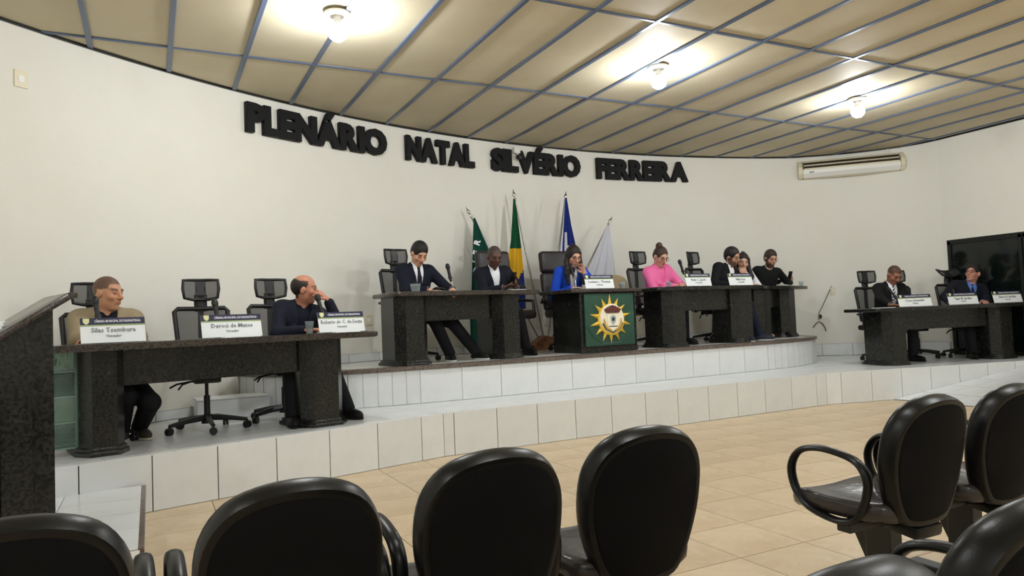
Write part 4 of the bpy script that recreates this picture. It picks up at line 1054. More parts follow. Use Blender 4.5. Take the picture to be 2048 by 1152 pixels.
# ------------------------------------------------------------------ people (smooth distance-field bodies meshed with surface nets)
class Field:
    def __init__(s, h): s.h = h; s.ops = []
    def add(s, kind, k=.02, sub=False, **a): s.ops.append((kind, k, sub, a)); return s
    def cone(s, a, b, ra, rb, k=.02, sub=False, n=None, f=1.0): return s.add('cone', k, sub, a=np.array(a, float), b=np.array(b, float), ra=ra, rb=rb, n=None if n is None else np.array(n, float), f=f)
    def ell(s, c, ax, r, k=.02, sub=False): return s.add('ell', k, sub, c=np.array(c, float), ax=np.array(ax, float), r=np.array(r, float))
    def plane(s, p, n, k=.008): return s.add('plane', k, True, p=np.array(p, float), n=np.array(n, float))   # removes the side n points to
    def bounds(s):
        lo, hi = np.full(3, 9e9), np.full(3, -9e9)
        for kind, k, sub, a in s.ops:
            if sub or kind == 'plane': continue
            if kind == 'cone': l = np.minimum(a['a']-a['ra'], a['b']-a['rb']); u = np.maximum(a['a']+a['ra'], a['b']+a['rb'])
            else: m = a['r'].max(); l, u = a['c']-m, a['c']+m
            lo, hi = np.minimum(lo, l), np.maximum(hi, u)
        return lo-3*s.h, hi+3*s.h
    def mesh(s, name):
        lo, hi = s.bounds(); h = s.h; n = np.ceil((hi-lo)/h).astype(int)+1
        D = np.full(n, 1.0, np.float32)
        for kind, k, sub, a in s.ops:
            if kind == 'cone':
                m = max(a['ra'], a['rb'])*1.02; l = np.minimum(a['a'], a['b'])-m; u = np.maximum(a['a'], a['b'])+m
            elif kind == 'ell': m = a['r'].max(); l, u = a['c']-m, a['c']+m
            else: l, u = lo, hi
            i0 = np.clip(np.floor((l-k-2*h-lo)/h).astype(int), 0, n); i1 = np.clip(np.ceil((u+k+2*h-lo)/h).astype(int)+1, 0, n)
            if (i1 <= i0).any(): continue
            X = (lo[0]+h*np.arange(i0[0], i1[0]))[:, None, None].astype(np.float32); Y = (lo[1]+h*np.arange(i0[1], i1[1]))[None, :, None].astype(np.float32); Z = (lo[2]+h*np.arange(i0[2], i1[2]))[None, None, :].astype(np.float32)
            if kind == 'cone':
                ba = a['b']-a['a']; L2 = max(1e-9, ba@ba); px, py, pz = X-a['a'][0], Y-a['a'][1], Z-a['a'][2]
                t = np.clip((px*ba[0]+py*ba[1]+pz*ba[2])/L2, 0, 1); vx, vy, vz = px-t*ba[0], py-t*ba[1], pz-t*ba[2]
                q = vx*vx+vy*vy+vz*vz
                if a['n'] is not None:
                    dn = vx*a['n'][0]+vy*a['n'][1]+vz*a['n'][2]; q = q+dn*dn*(1/a['f']**2-1)
                v = np.sqrt(q)-(a['ra']+(a['rb']-a['ra'])*t)
                if a['f'] < 1: v = v*(.5+.5*a['f'])
            elif kind == 'ell':
                px, py, pz = X-a['c'][0], Y-a['c'][1], Z-a['c'][2]; q = 0; g = 0
                for w_ in range(3):
                    e = (px*a['ax'][w_][0]+py*a['ax'][w_][1]+pz*a['ax'][w_][2]); q = q+(e/a['r'][w_])**2; g = g+(e/a['r'][w_]**2)**2
                q = np.sqrt(q); v = q*(q-1)/np.sqrt(g+1e-9)
                v = np.where(q < .3, -a['r'].min()*.6, v)
            else: v = -((X-a['p'][0])*a['n'][0]+(Y-a['p'][1])*a['n'][1]+(Z-a['p'][2])*a['n'][2])
            S = D[i0[0]:i1[0], i0[1]:i1[1], i0[2]:i1[2]]
            if sub:
                b = -v; hh = np.maximum(k-np.abs(S-b), 0)/k; S[...] = np.maximum(S, b)+hh*hh*k*.25
            else:
                hh = np.maximum(k-np.abs(S-v), 0)/k; S[...] = np.minimum(S, v)-hh*hh*k*.25
        return snets(D, lo, h, name)
def snets(D, lo, h, name):
    ins = D < 0
    c = ins[:-1, :-1, :-1].astype(np.int8)
    tot = np.zeros(c.shape, np.int8)
    for dx in (0, 1):
        for dy in (0, 1):
            for dz in (0, 1): tot += ins[dx:dx+c.shape[0], dy:dy+c.shape[1], dz:dz+c.shape[2]]
    act = (tot > 0) & (tot < 8); idx = np.full(c.shape, -1, np.int64); cells = np.argwhere(act); idx[act] = np.arange(len(cells))
    acc = np.zeros((len(cells), 3)); cnt = np.zeros(len(cells))
    corner = {}
    for dx in (0, 1):
        for dy in (0, 1):
            for dz in (0, 1): corner[(dx, dy, dz)] = D[cells[:, 0]+dx, cells[:, 1]+dy, cells[:, 2]+dz].astype(float)
    for a in corner:
        for ax in range(3):
            if a[ax]: continue
            b = list(a); b[ax] = 1; b = tuple(b); da, db = corner[a], corner[b]; m = (da < 0) != (db < 0)
            t = np.where(m, da/np.where(m, da-db, 1), 0); p = np.tile(np.array(a, float), (len(cells), 1)); p[:, ax] = t
            acc[m] += p[m]; cnt[m] += 1
    V = lo+h*(cells+acc/np.maximum(cnt, 1)[:, None]); Q = []
    for ax in range(3):
        o = [i for i in range(3) if i != ax]; sl = [slice(None)]*3; s2 = [slice(None)]*3; sl[ax] = slice(0, -1); s2[ax] = slice(1, None)
        A, B = ins[tuple(sl)], ins[tuple(s2)]; E_ = np.argwhere(A != B)
        ok = (E_[:, o[0]] > 0) & (E_[:, o[1]] > 0) & (E_[:, o[0]] < D.shape[o[0]]-1) & (E_[:, o[1]] < D.shape[o[1]]-1); E_ = E_[ok]
        fl = A[E_[:, 0], E_[:, 1], E_[:, 2]]
        def g(d0, d1):
            e = E_.copy(); e[:, o[0]] -= d0; e[:, o[1]] -= d1; return idx[e[:, 0], e[:, 1], e[:, 2]]
        q = np.stack([g(1, 1), g(0, 1), g(0, 0), g(1, 0)], 1)
        flip = fl if ax != 1 else ~fl
        q[~flip] = q[~flip][:, ::-1]; Q.append(q)
    Q = np.concatenate(Q); Q = Q[(Q >= 0).all(1)]
    me = bpy.data.meshes.new(name); me.vertices.add(len(V)); me.vertices.foreach_set('co', V.ravel()); me.loops.add(len(Q)*4); me.loops.foreach_set('vertex_index', Q.ravel().astype(np.int32))
    me.polygons.add(len(Q)); me.polygons.foreach_set('loop_start', np.arange(0, len(Q)*4, 4, dtype=np.int32)); me.polygons.foreach_set('use_smooth', np.ones(len(Q), bool))
    me.update(calc_edges=True); me.validate()
    return me, V
def unit(v): v = np.array(v, float); return v/np.linalg.norm(v)
def ik(a, b, l1, l2, hint):
    d = b-a; L = np.linalg.norm(d)
    if L > (l1+l2)*.985: b = a+d/L*(l1+l2)*.985; d = b-a; L = np.linalg.norm(d)
    u = d/L; x = (l1*l1-l2*l2+L*L)/(2*L); y = math.sqrt(max(1e-6, l1*l1-x*x)); hn = np.array(hint, float); hn = hn-u*(hn@u); hn = unit(hn)
    return a+u*x+hn*y, b
def rotm(axis, deg):
    return np.array(Matrix.Rotation(R_(deg), 3, Vector(axis)))
def person(label, hip, zf, head, face, hyaw=0, hpitch=0, hroll=0, handR=None, handL=None, dirR=None, dirL=None, palmR=None, palmL=None, curlR=.5, curlL=.5, elbR=None, elbL=None, feet=None,
           skin=(200, 150, 120), hair=(30, 26, 24), style='short', jacket=(28, 30, 42), shirt=(235, 236, 240), tie=None, trousers=(22, 22, 26), shoes=(18, 18, 18), sole=(20, 20, 20), beard=0.0, glasses=False,
           top='jacket', scale=1.0, sh=.175, girth=1.0, vdepth=.42, shoe_skin=False, tie2=None, brow=None, cuff=True, hipz=.53):
    """hip/head/hands/feet in world metres; face = torso heading in degrees; built around an Empty on the floor under the hips"""
    org = np.array([hip[0], hip[1], zf]); t = thing('person', label, 'person', tuple(org))
    L = lambda p: np.array(p, float)-org
    hc = L(head); F = np.array([math.cos(R_(face)), math.sin(R_(face)), 0.0]); H0 = np.array([0, 0, hipz])
    up0 = unit(hc-H0)
    # head frame
    Rt = unit(np.cross(F, (0, 0, 1)))
    hF = rotm((0, 0, 1), hyaw) @ F; hR = unit(np.cross(hF, (0, 0, 1))); hU = np.array([0, 0, 1.0])
    rp = rotm(hR, hpitch); hF, hU = rp @ hF, rp @ hU; rr = rotm(hF, hroll); hR, hU = rr @ hR, rr @ hU
    hs = 1.04*scale
    HD = lambda x, y, z: hc+hs*(hR*x+hF*y+hU*z)
    nbp = hc-hU*.055*hs-up0*.085-F*.025; U = unit(nbp-H0); T = np.linalg.norm(nbp-H0)
    Ff = unit(F-U*(F@U)); Rr = unit(np.cross(Ff, U)); AX = np.array([Rr, Ff, U])
    at = lambda s, x=0, y=0: H0+U*(T*s)+Rr*x+Ff*y
    gi = girth
    def torso(fd, inf, k=.04):
        fd.ell(at(.06), AX, (.165*gi+inf, .125*gi+inf, .13+inf), k); fd.cone(at(.10, 0, .01), at(.50, 0, .015), .145*gi+inf, .150*gi+inf, k, n=Ff, f=.80)
        fd.ell(at(.70, 0, .005), AX, (.165*gi+inf, .118*gi+inf, .17+inf), k)
        fd.cone(sR+(at(.9)-sR)*.25, sL+(at(.9)-sL)*.25, .062+inf, .062+inf, k); fd.cone(at(.86), nbp, .09+inf*.7, .062+inf*.6, k)
    sR = at(.90, sh, -.005); sL = at(.90, -sh, -.005)
    wr = {}
    for sd, s0, hd, eh in ((1, sR, handR, elbR), (-1, sL, handL, elbL)):
        tgt = L(hd) if hd is not None else at(.25, sd*.26, .28)
        hint = (Rr*sd*.75-U*.7-Ff*.25) if eh is None else np.array(eh, float)
        e, w_ = ik(s0, tgt, .29*scale, .255*scale, hint); wr[sd] = (s0, e, w_)
    legs = {}
    for sd in (1, -1):
        hj = H0+Rr*sd*.09*gi+np.array([0, 0, -.01])
        if feet and feet[0 if sd == 1 else 1] is not None: f_ = feet[0 if sd == 1 else 1]; an = np.array([f_[0]-org[0], f_[1]-org[1], .085+(f_[2] if len(f_) > 2 else 0)])
        else: an = H0*0+F*.42+Rr*sd*.11+np.array([0, 0, .085])
        kn, an = ik(hj, an, .43*scale, .42*scale, F+np.array([0, 0, .9])); legs[sd] = (hj, kn, an)
    sk = lin(*skin); hcx = lin(*hair)
    # ---------------- body: one continuous mesh
    b = Field(.0064); torso(b, -.012)
    b.cone(nbp-U*.03, HD(0, -.018, -.05), .056*gi, .052, .03)
    for sd in (1, -1):
        s0, e, w_ = wr[sd]; b.cone(s0, e, .044, .038, .03); b.cone(e, w_, .038, .026, .02)
        hj, kn, an = legs[sd]; b.cone(hj, kn, .075, .055, .03); b.cone(kn, an, .05, .030, .02); fd_ = unit(np.array([F[0], F[1], 0])); fk = 1.0 if shoe_skin else .72; fd_ = unit(np.array([F[0]+Rr[0]*sd*.25, F[1]+Rr[1]*sd*.25, 0])); b.ell(an+fd_*.05-np.array([0, 0, .047]), np.array([unit(np.cross(fd_, (0, 0, 1))), fd_, (0, 0, 1)]), (.036*fk, .11*fk, .032*fk), .015)
    # head
    b.ell(HD(0, -.014, .036), (hR, hF, hU), np.array((.074, .094, .088))*hs, .02); b.ell(HD(0, .012, -.032), (hR, hF, hU), np.array((.062, .076, .078))*hs, .03)
    b.ell(HD(0, .058, -.092), (hR, hF, hU), np.array((.026, .022, .020))*hs, .03); b.cone(HD(-.036, .074, .030), HD(.036, .074, .030), .014*hs, .014*hs, .02)
    for s_ in (-1, 1):
        b.ell(HD(s_*.043, .058, -.018), (hR, hF, hU), np.array((.022, .022, .022))*hs, .02)
        b.ell(HD(s_*.032, .104, .010), (hR, hF, hU), np.array((.020, .024, .014))*hs, .012, True)
        b.ell(HD(s_*.031, .072, .009), (hR, hF, hU), np.array((.014, .014, .012))*hs, .006)
        b.ell(HD(s_*.076, -.010, -.002), (hR, unit(hF-.2*hU), hU), np.array((.012, .021, .032))*hs, .008)
    b.cone(HD(0, .082, .022), HD(0, .108, -.020), .0085*hs, .014*hs, .012); b.cone(HD(-.012, .092, -.025), HD(.012, .092, -.025), .011*hs, .011*hs, .008)
    b.cone(HD(-.018, .083, -.050), HD(.018, .083, -.050), .009*hs, .009*hs, .008); b.cone(HD(-.015, .080, -.062), HD(.015, .080, -.062), .010*hs, .010*hs, .006)
    # hands
    for sd in (1, -1):
        s0, e, w_ = wr[sd]; fdir = unit(w_-e); dd = (dirR if sd == 1 else dirL); pn = (palmR if sd == 1 else palmL); cu = (curlR if sd == 1 else curlL)
        d = unit(dd) if dd is not None else unit(fdir+np.array([0, 0, -.1]))
        pn = np.array(pn if pn is not None else (0, 0, -1), float); pn = unit(pn-d*(pn@d)); sidev = np.cross(d, pn)*1.0
        # thumb side: towards body midline when palm is down
        if sidev@(-Rr*sd) < 0: sidev = -sidev
        b.cone(w_, w_+d*.075, .030, .038, .015, n=pn, f=.42)
        for q, (off, ln) in enumerate(((.030, .068), (.010, .076), (-.010, .071), (-.029, .056))):
            p0 = w_+d*.082+sidev*off; a1 = cu*.9; d1 = unit(d*math.cos(a1)+pn*math.sin(a1)); p1 = p0+d1*ln*.5; a2 = cu*2.0; d2 = unit(d*math.cos(a2)+pn*math.sin(a2)); p2 = p1+d2*ln*.5
            b.cone(p0-d*.012, p1, .0095, .009, .004); b.cone(p1, p2, .009, .0078, .004)
        p0 = w_+d*.025+sidev*.028; p1 = p0+unit(d*.7+sidev*.6+pn*.35)*.038; p2 = p1+unit(d*.9+sidev*.15+pn*.5*max(.2, cu))*.030
        b.cone(p0, p1, .013, .0105, .008); b.cone(p1, p2, .0105, .009, .004)
    me, V = b.mesh('body')
    # colour per vertex
    Vh = (V-hc)/hs; x, y, z = Vh@hR, Vh@hF, Vh@hU; col = np.tile(np.array([*sk, 1.0]), (len(V), 1)); near = (np.abs(x) < .1) & (np.abs(y) < .13) & (z > -.13) & (z < .14)
    ax_ = np.abs(x)
    def paint(m, c, a=1.0): col[m, :3] = col[m, :3]*(1-a)+np.array(c)*a
    blush = near & (y > .03) & (z < .0) & (z > -.05); paint(blush, (sk[0]*.98, sk[1]*.86, sk[2]*.84), .6)
    if style == 'buzz' or style == 'short' or style == 'bald':
        hl = (z > .072-.0*y) | ((y < .045) & (z > .035)) | ((y < .012) & (z > -.02)) | ((y < -.045) & (z > -.07)); hl &= (ax_ > .0)
        if style == 'bald': hl &= (z < .075) & (y < .03)
        paint(near & hl & ~((ax_ > .07) & (np.abs(y+.01) < .022) & (z < .03)), hcx if style != 'buzz' else tuple(.85*a_+.15*b_ for a_, b_ in zip(hcx, sk)), .92)
    if beard:
        bd = near & (y > -.01) & ((z < -.046) | ((ax_ > .056) & (z < .008) & (y < .045))) & ~((ax_ < .022) & (np.abs(z+.056) < .010) & (y > .07)); bd &= z > -.125
        paint(bd, hcx, beard)
    paint(near & (((ax_-.033)/.021)**2+((z-.034-.06*(ax_-.033))/.0065)**2 < 1) & (y > .04), lin(*(brow or hair)), .85)
    paint(near & (((ax_-.032)/.015)**2+((z-.008)/.0065)**2 < 1) & (y > .05), (.03, .02, .018), .75)
    paint(near & ((x/.025)**2+((z+.056)/.0095)**2 < 1) & (y > .06), (sk[0]*.85, sk[1]*.55, sk[2]*.52), .8)
    at_ = me.color_attributes.new('Col', 'FLOAT_COLOR', 'POINT'); 
    n_v = len(me.vertices)
    at_.data.foreach_set('color', col[:n_v].astype(np.float32).ravel()); me.materials.append(MT['skin'])
    body = obj('body', me, None, t)
    # ---------------- hair
    hm = mat('hair_%d' % len(bpy.data.materials), hcx, .5, bump=(70, .9))
    hf = Field(.0062); hax = (hR, hF, hU)
    if style in ('short', 'long', 'bun', 'sleek'):
        inf = {'short': .0035, 'long': .010, 'bun': .004, 'sleek': .008}[style]
        hf.ell(HD(0, -.016, .040), hax, (np.array((.075, .096, .090))+inf)*hs, .02); hf.ell(HD(0, -.045, .0), hax, (np.array((.068, .060, .070))+inf)*hs, .03)
        if style == 'short': hf.ell(HD(0, -.004, .066), hax, np.array((.072, .088, .074))*hs, .03)
        hf.ell(HD(0, .118, -.022 if style != 'bun' else -.014), hax, np.array((.088, .088, .106))*hs, .006, True)
        if style in ('short', 'bun'): hf.plane(HD(0, .040, .004), unit(hF*.5-hU*.86), .008)
        if style in ('short', 'bun'): hf.plane(HD(0, 0, -.058), -hU, .01); hf.ell(HD(.082, .004, -.012), hax, np.array((.03, .024, .036))*hs, .008, True); hf.ell(HD(-.082, .004, -.012), hax, np.array((.03, .024, .036))*hs, .008, True)
    if style == 'bun': hf.ell(HD(.0, -.085, .115), hax, np.array((.042, .042, .044))*hs, .015); hf.cone(HD(0, -.05, .085), HD(0, -.08, .10), .035, .03, .02)
    if style == 'bald':
        hf.ell(HD(0, -.020, .030), hax, (np.array((.074, .093, .086))+.006)*hs, .02); hf.plane(HD(0, -.01, .070), unit(hU+.35*hF), .012); hf.plane(HD(0, .022, 0), hF, .012); hf.plane(HD(0, 0, -.055), -hU, .01)
        for s_ in (-1, 1): hf.ell(HD(s_*.082, -.002, -.010), hax, np.array((.03, .024, .036))*hs, .006, True)
    if style in ('long', 'sleek'):
        dn = np.array([0, 0, -1.0])
        for s_ in (-1, 1):
            p0 = HD(s_*.072, -.005, .045); p1 = HD(s_*.085, .0, -.05); p2 = p1+dn*.12+Ff*.05+Rr*s_*.015; p3 = p2+dn*(.12 if style == 'long' else .02)+Ff*.02
            hf.cone(p0, p1, .026, .030, .025); hf.cone(p1, p2, .030, .036, .02); hf.cone(p2, p3, .036, .020, .02)
        hf.cone(HD(0, -.07, .02), HD(0, -.075, -.06)+dn*.14, .055, .065, .03); hf.cone(HD(0, .02, .118), HD(0, -.05, .122), .02, .03, .02)
    if style != 'buzz': me, _ = hf.mesh('hair'); me.materials.append(hm); obj('hair', me, None, t)
    # ---------------- clothes
    if top in ('jacket', 'blazer'):
        sf = Field(.008); torso(sf, .0); sf.cone(nbp-U*.03, nbp+unit(HD(0, 0, 0)-nbp)*.035, .066*gi, .060, .012)
        sf.plane(at(.30), -U, .01)
        if cuff:
            for sd in (1, -1):
                s0, e, w_ = wr[sd]; q = unit(w_-e); bm = nb(); tube(bm, [Vector(w_-q*.06), Vector(w_-q*.004)], .037, 14); obj('cuff', bm, cloth('shirt_%d_%d_%d' % shirt, shirt), t, smooth=50)
        sf.plane(nbp+unit(HD(0, 0, 0)-nbp)*.055+Ff*.0, unit(U+.5*Ff), .006)
        sf.ell(nbp+U*.045+Ff*.055, AX, (.022, .05, .05), .008, True)
        me, _ = sf.mesh('shirt'); me.materials.append(cloth('shirt_%d_%d_%d' % shirt, shirt)); obj('shirt', me, None, t)
        j = Field(.008); torso(j, .016); j.plane(at(.02), -U, .02)
        j.cone(at(.05), at(.25), .165*gi, .155*gi, .03, n=Ff, f=.8)
        for sd in (1, -1):
            s0, e, w_ = wr[sd]; q = unit(w_-e); j.cone(s0, e, .064, .056, .04); j.cone(e, w_-q*.028, .055, .043, .02); j.cone(e+unit(e-s0)*.0, e, .058, .058, .02)
        vb = at(vdepth, -.01, .155*gi); j.cone(nbp+Ff*.075+U*.02, vb+Ff*.01, .066, .012, .006, True, n=Rr, f=1.0); j.ell(nbp+Ff*.03+U*.075, AX, (.072, .09, .085), .008, True)
        for sd in (1, -1):   # lapels and collar
            c0 = nbp+Rr*sd*.066-Ff*.03+U*.015; c1 = nbp+Rr*sd*.078+Ff*.055-U*.03; c2 = at(.66, sd*.058, .138*gi); 
            j.cone(c0, c1, .016, .020, .006); j.cone(c1, c2, .022, .026, .006, n=Ff, f=.45); j.cone(c2, vb+Rr*sd*.012, .026, .012, .006, n=Ff, f=.45)
        me, _ = j.mesh(top); me.materials.append(cloth('jacket_%d_%d_%d' % jacket, jacket)); obj(top, me, None, t)
        if tie:
            tf = Field(.0055); k0 = nbp-U*.022+Ff*.060*1.0; k0 = nbp-U*.012+Ff*.076
            P = [k0, at(.80, 0, .118*gi+.012), at(.64, 0, .126*gi+.016), at(.44, 0, .130*gi+.014)]
            tf.ell(k0, AX, (.017, .012, .018), .006); tf.cone(P[0], P[1], .016, .024, .006, n=Ff, f=.35); tf.cone(P[1], P[2], .024, .031, .006, n=Ff, f=.30); tf.cone(P[2], P[3], .031, .038, .006, n=Ff, f=.28)
            me, Vt = tf.mesh('tie'); me.materials.append(cloth('tie_%d_%d_%d' % tie, tie, .6)); tob = obj('tie', me, None, t)
            if tie2:
                me.materials.append(cloth('tie2_%d_%d_%d' % tie2, tie2, .6)); ctr = np.zeros(len(me.polygons)*3); me.polygons.foreach_get('center', ctr); ctr = ctr.reshape(-1, 3)
                ph = ((ctr-k0)@U)*1.0+((ctr-k0)@Rr)*.9; me.polygons.foreach_set('material_index', ((np.floor(ph/.020) % 2)).astype(np.int32)); me.update()
    else:   # sweater / blouse
        j = Field(.0095); torso(j, .012); j.plane(at(.04), -U, .02)
        for sd in (1, -1):
            s0, e, w_ = wr[sd]; q = unit(w_-e); j.cone(s0, e, .060, .053, .04); j.cone(e, w_-q*.02, .052, .040, .02)
        j.ell(nbp+Ff*.035+U*.07, AX, (.068, .085, .085), .01, True)
        me, _ = j.mesh(top); me.materials.append(cloth('top_%d_%d_%d' % jacket, jacket)); obj(top, me, None, t)
        sf = Field(.009); sf.cone(nbp-U*.02, nbp+unit(HD(0, 0, 0)-nbp)*.035, .068*gi, .060, .01); sf.ell(at(.86, 0, .05), AX, (.07, .055, .07), .02); sf.plane(nbp+unit(HD(0, 0, 0)-nbp)*.05, unit(U+.5*Ff), .006); sf.ell(nbp+U*.045+Ff*.06, AX, (.024, .05, .06), .008, True)
        me, _ = sf.mesh('collar'); me.materials.append(cloth('shirt_%d_%d_%d' % shirt, shirt)); obj('collar', me, None, t)
    tr = Field(.011); tr.ell(at(.05), AX, (.170*gi, .130*gi, .12), .04)
    for sd in (1, -1):
        hj, kn, an = legs[sd]; tr.cone(hj, kn, .092*gi, .070, .03); tr.cone(kn, an+np.array([0, 0, .0]), .070, .058, .02); tr.plane(an-np.array([0, 0, .035]), (0, 0, -1), .004) if sd == 99 else None
    me, _ = tr.mesh('trousers'); me.materials.append(cloth('trs_%d_%d_%d' % trousers, trousers)); obj('trousers', me, None, t)
    if not shoe_skin:
        for sd in (1, -1):
            hj, kn, an = legs[sd]; fd_ = unit(np.array([F[0]+Rr[0]*sd*.25, F[1]+Rr[1]*sd*.25, 0])); sd_ = unit(np.cross(fd_, (0, 0, 1))); A3 = np.array([sd_, fd_, (0, 0, 1)]); g0 = an[2]-.085
            c_ = np.array([an[0], an[1], g0])+fd_*.055
            s_ = Field(.0085); s_.ell(c_+np.array([0, 0, .036]), A3, (.050, .142, .050), .02); s_.cone(np.array([an[0], an[1], g0+.04]), np.array([an[0], an[1], g0+.085]), .050, .046, .03); s_.plane(c_+np.array([0, 0, .014]), (0, 0, -1), .004)
            me, _ = s_.mesh('shoe'); me.materials.append(cloth('shoe_%d_%d_%d' % shoes, shoes, .5)); so = obj('shoe', me, None, t)
            s_ = Field(.0085); s_.ell(c_+np.array([0, 0, .014]), A3, (.054, .148, .03), .01); s_.plane(c_+np.array([0, 0, .001]), (0, 0, -1), .002); s_.plane(c_+np.array([0, 0, .020]), (0, 0, 1), .002)
            me, _ = s_.mesh('sole'); me.materials.append(cloth('sole_%d_%d_%d' % sole, sole, .6)); obj('sole', me, None, so)
    if glasses:
        bm = nb()
        for s_ in (-1, 1):
            tube(bm, [Vector(HD(s_*.033+.024*math.cos(a), .098, .008+.018*math.sin(a))) for a in [2*math.pi*k/14 for k in range(14)]], .0022, 5, closed=True)
            tube(bm, [Vector(HD(s_*.057, .097, .012)), Vector(HD(s_*.079, .04, .014)), Vector(HD(s_*.080, -.01, .010))], .002, 5)
        tube(bm, [Vector(HD(-.010, .10, .012)), Vector(HD(0, .106, .015)), Vector(HD(.010, .10, .012))], .002, 5)
        obj('glasses', bm, MT['black'], t)
    return t, wr, org

# ------------------------------------------------------------------ the eleven people and their chairs
ZD, ZDU = ZL+.735, ZU+.735
mesh_chair('black mesh office chair holding the man in the beige jacket', -.40, 6.17, ZL, -92, low=.11)
mesh_chair('empty black mesh office chair at the long left desk', .40, 6.27, ZL, -88, low=.085)
mesh_chair('black mesh office chair beside the man with chin on hand', 1.04, 6.54, ZL, -80, low=.07)
mesh_chair('black mesh office chair holding the man in the dark tie', 2.56, 7.58, ZU, -80)
leather_chair('black leather chair holding the man with the phone by the green flag', 3.93, 7.90, ZU, -84)
leather_chair('brown black leather executive chair behind the emblem desk', 4.79, 7.86, ZU, -92)
mesh_chair('black mesh office chair holding the woman in pink', 5.96, 7.64, ZU, -84)
mesh_chair('black mesh office chair beside the leaning man in black', 6.98, 7.66, ZU, -74)
mesh_chair('black mesh office chair holding the man in striped tie', 9.16, 6.68, ZL, -106)
mesh_chair('empty black mesh office chair beside the striped tie man', 9.80, 6.62, ZL, -98, arms=False)
mesh_chair('black mesh office chair before the glass door with tilted headrest', 10.25, 6.22, ZL, -118, head_tilt=-50)
def side_chair(label, x, y, face):
    t = thing('visitor_chair', label, 'chair', (x, y, ZU), R_(face-90), 'black visitor chairs')
    bm = nb(); box(bm, (.46, .44, .06), (0, 0, .43), bev=.025, seg=3); obj('seat', bm, MT['black_cloth'], t, smooth=50)
    bm = nb(); box(bm, (.44, .05, .34), (0, -.23, .68), bev=.022, seg=3); obj('backrest', bm, MT['black_cloth'], t, smooth=50)
    for sx in (-1, 1):
        for sy in (-1, 1):
            bm = nb(); tube(bm, [(sx*.20, sy*.18, .42), (sx*.22, sy*.21, 0)], .011, 8); obj('leg', bm, MT['black'], t, smooth=50)
        bm = nb(); tube(bm, [(sx*.20, -.20, .42), (sx*.20, -.235, .75)], .011, 8); obj('back_post', bm, MT['black'], t, smooth=50)
side_chair('plain black visitor chair under the woman in white', 7.66, 8.02, -95)
side_chair('plain black visitor chair under the bearded man with phone', 8.36, 8.16, -100)

def dp(d_, px, py, off, dz=.03):
    p = plane_pt(DK[d_][0], DK[d_][1], px, py, off); return (p.x, p.y, DK[d_][2]+dz)
def hy(px, py, Y): return tuple(on_y(px, py, Y))
NAVY = (24, 27, 40)
h1 = hy(216, 588, 5.98)
person('man in beige jacket with shaved head looking aside, arms on desk', (-.30, 6.14), ZL, h1, -84, hyaw=48, hpitch=-6, handR=dp('1', 238, 660, .22, .04), handL=dp('1', 196, 660, .27, .04), dirR=(1, -.1, 0), dirL=(-1, -.1, 0),
       elbR=(-1, -.1, -.25), elbL=(1, -.1, -.25), skin=(196, 146, 116), hair=(44, 40, 38), style='buzz', jacket=(150, 136, 110), shirt=(22, 24, 36), trousers=(20, 20, 22), shoes=(60, 56, 50), sole=(190, 184, 165), feet=((-.20, 6.12), (-.08, 6.20)), sh=.185, cuff=False, brow=(40, 34, 30), girth=1.05)
h2 = hy(610, 580, 6.36)
person('balding man in navy suit resting his mouth on one hand', (1.08, 6.55), ZL, h2, -82, hyaw=66, hpitch=-4, hroll=4, handL=tuple(on_y(656, 600, 6.22)), dirL=(-.55, .0, .55), palmL=(-.3, .4, -.8), curlL=.75, elbL=(.5, -.3, -1), handR=dp('1', 612, 660, .26), dirR=(1, -.3, 0),
       skin=(190, 132, 108), hair=(36, 26, 24), style='bald', jacket=(26, 29, 42), shirt=(20, 23, 38), feet=((1.02, 6.02), (1.50, 6.16)), girth=1.05, cuff=False, shoes=(24, 22, 22))
h3 = hy(838, 508, 7.42)
person('young man in navy suit, white shirt and dark tie looking down', (2.60, 7.62), ZU, h3, -86, hyaw=5, hpitch=-36, handR=dp('2', 858, 574, .26), handL=dp('2', 905, 574, .24), dirR=(.8, -.5, -.1), dirL=(-.3, -.9, -.3), skin=(206, 158, 130), hair=(20, 17, 17), style='short', jacket=NAVY, tie=(20, 22, 36), feet=((2.86, 7.20), (3.16, 7.18)), sole=(200, 200, 200))
h4 = hy(989, 514, 7.60)
person('grey-haired man in navy jacket and open white shirt holding a phone', (3.68, 7.88), ZU, h4, -95, hyaw=0, hpitch=-22, handR=dp('2', 1008, 570, .34, .05), handL=dp('2', 1032, 570, .34, .05), dirR=(.75, -.45, .25), dirL=(-.45, -.45, .45), palmR=(.3, .2, .8), palmL=(-.3, .2, .8), curlR=.7, curlL=.7,
       skin=(96, 66, 56), hair=(64, 58, 56), style='buzz', jacket=(24, 27, 38), feet=((3.72, 7.36), (3.90, 7.42)), girth=1.08)
h5 = hy(1147, 514, 7.44)
person('woman with long dark hair and glasses in bright blue blazer', (4.70, 7.84), ZU, h5, -98, hyaw=4, hpitch=-22, handL=tuple(on_y(1169, 547, 7.34)), dirL=(-.35, .1, .9), palmL=(-.6, -.4, 0), curlL=.55, elbL=(.6, -.4, -1), handR=dp('p', 1145, 566, .42), dirR=(.9, -.3, 0), skin=(204, 156, 134), hair=(34, 26, 24), style='long', jacket=(30, 74, 190), shirt=(240, 238, 240), trousers=(22, 24, 34), glasses=True, sh=.155, girth=.94, top='blazer', vdepth=.45)
h6 = hy(1321, 514, 7.42)
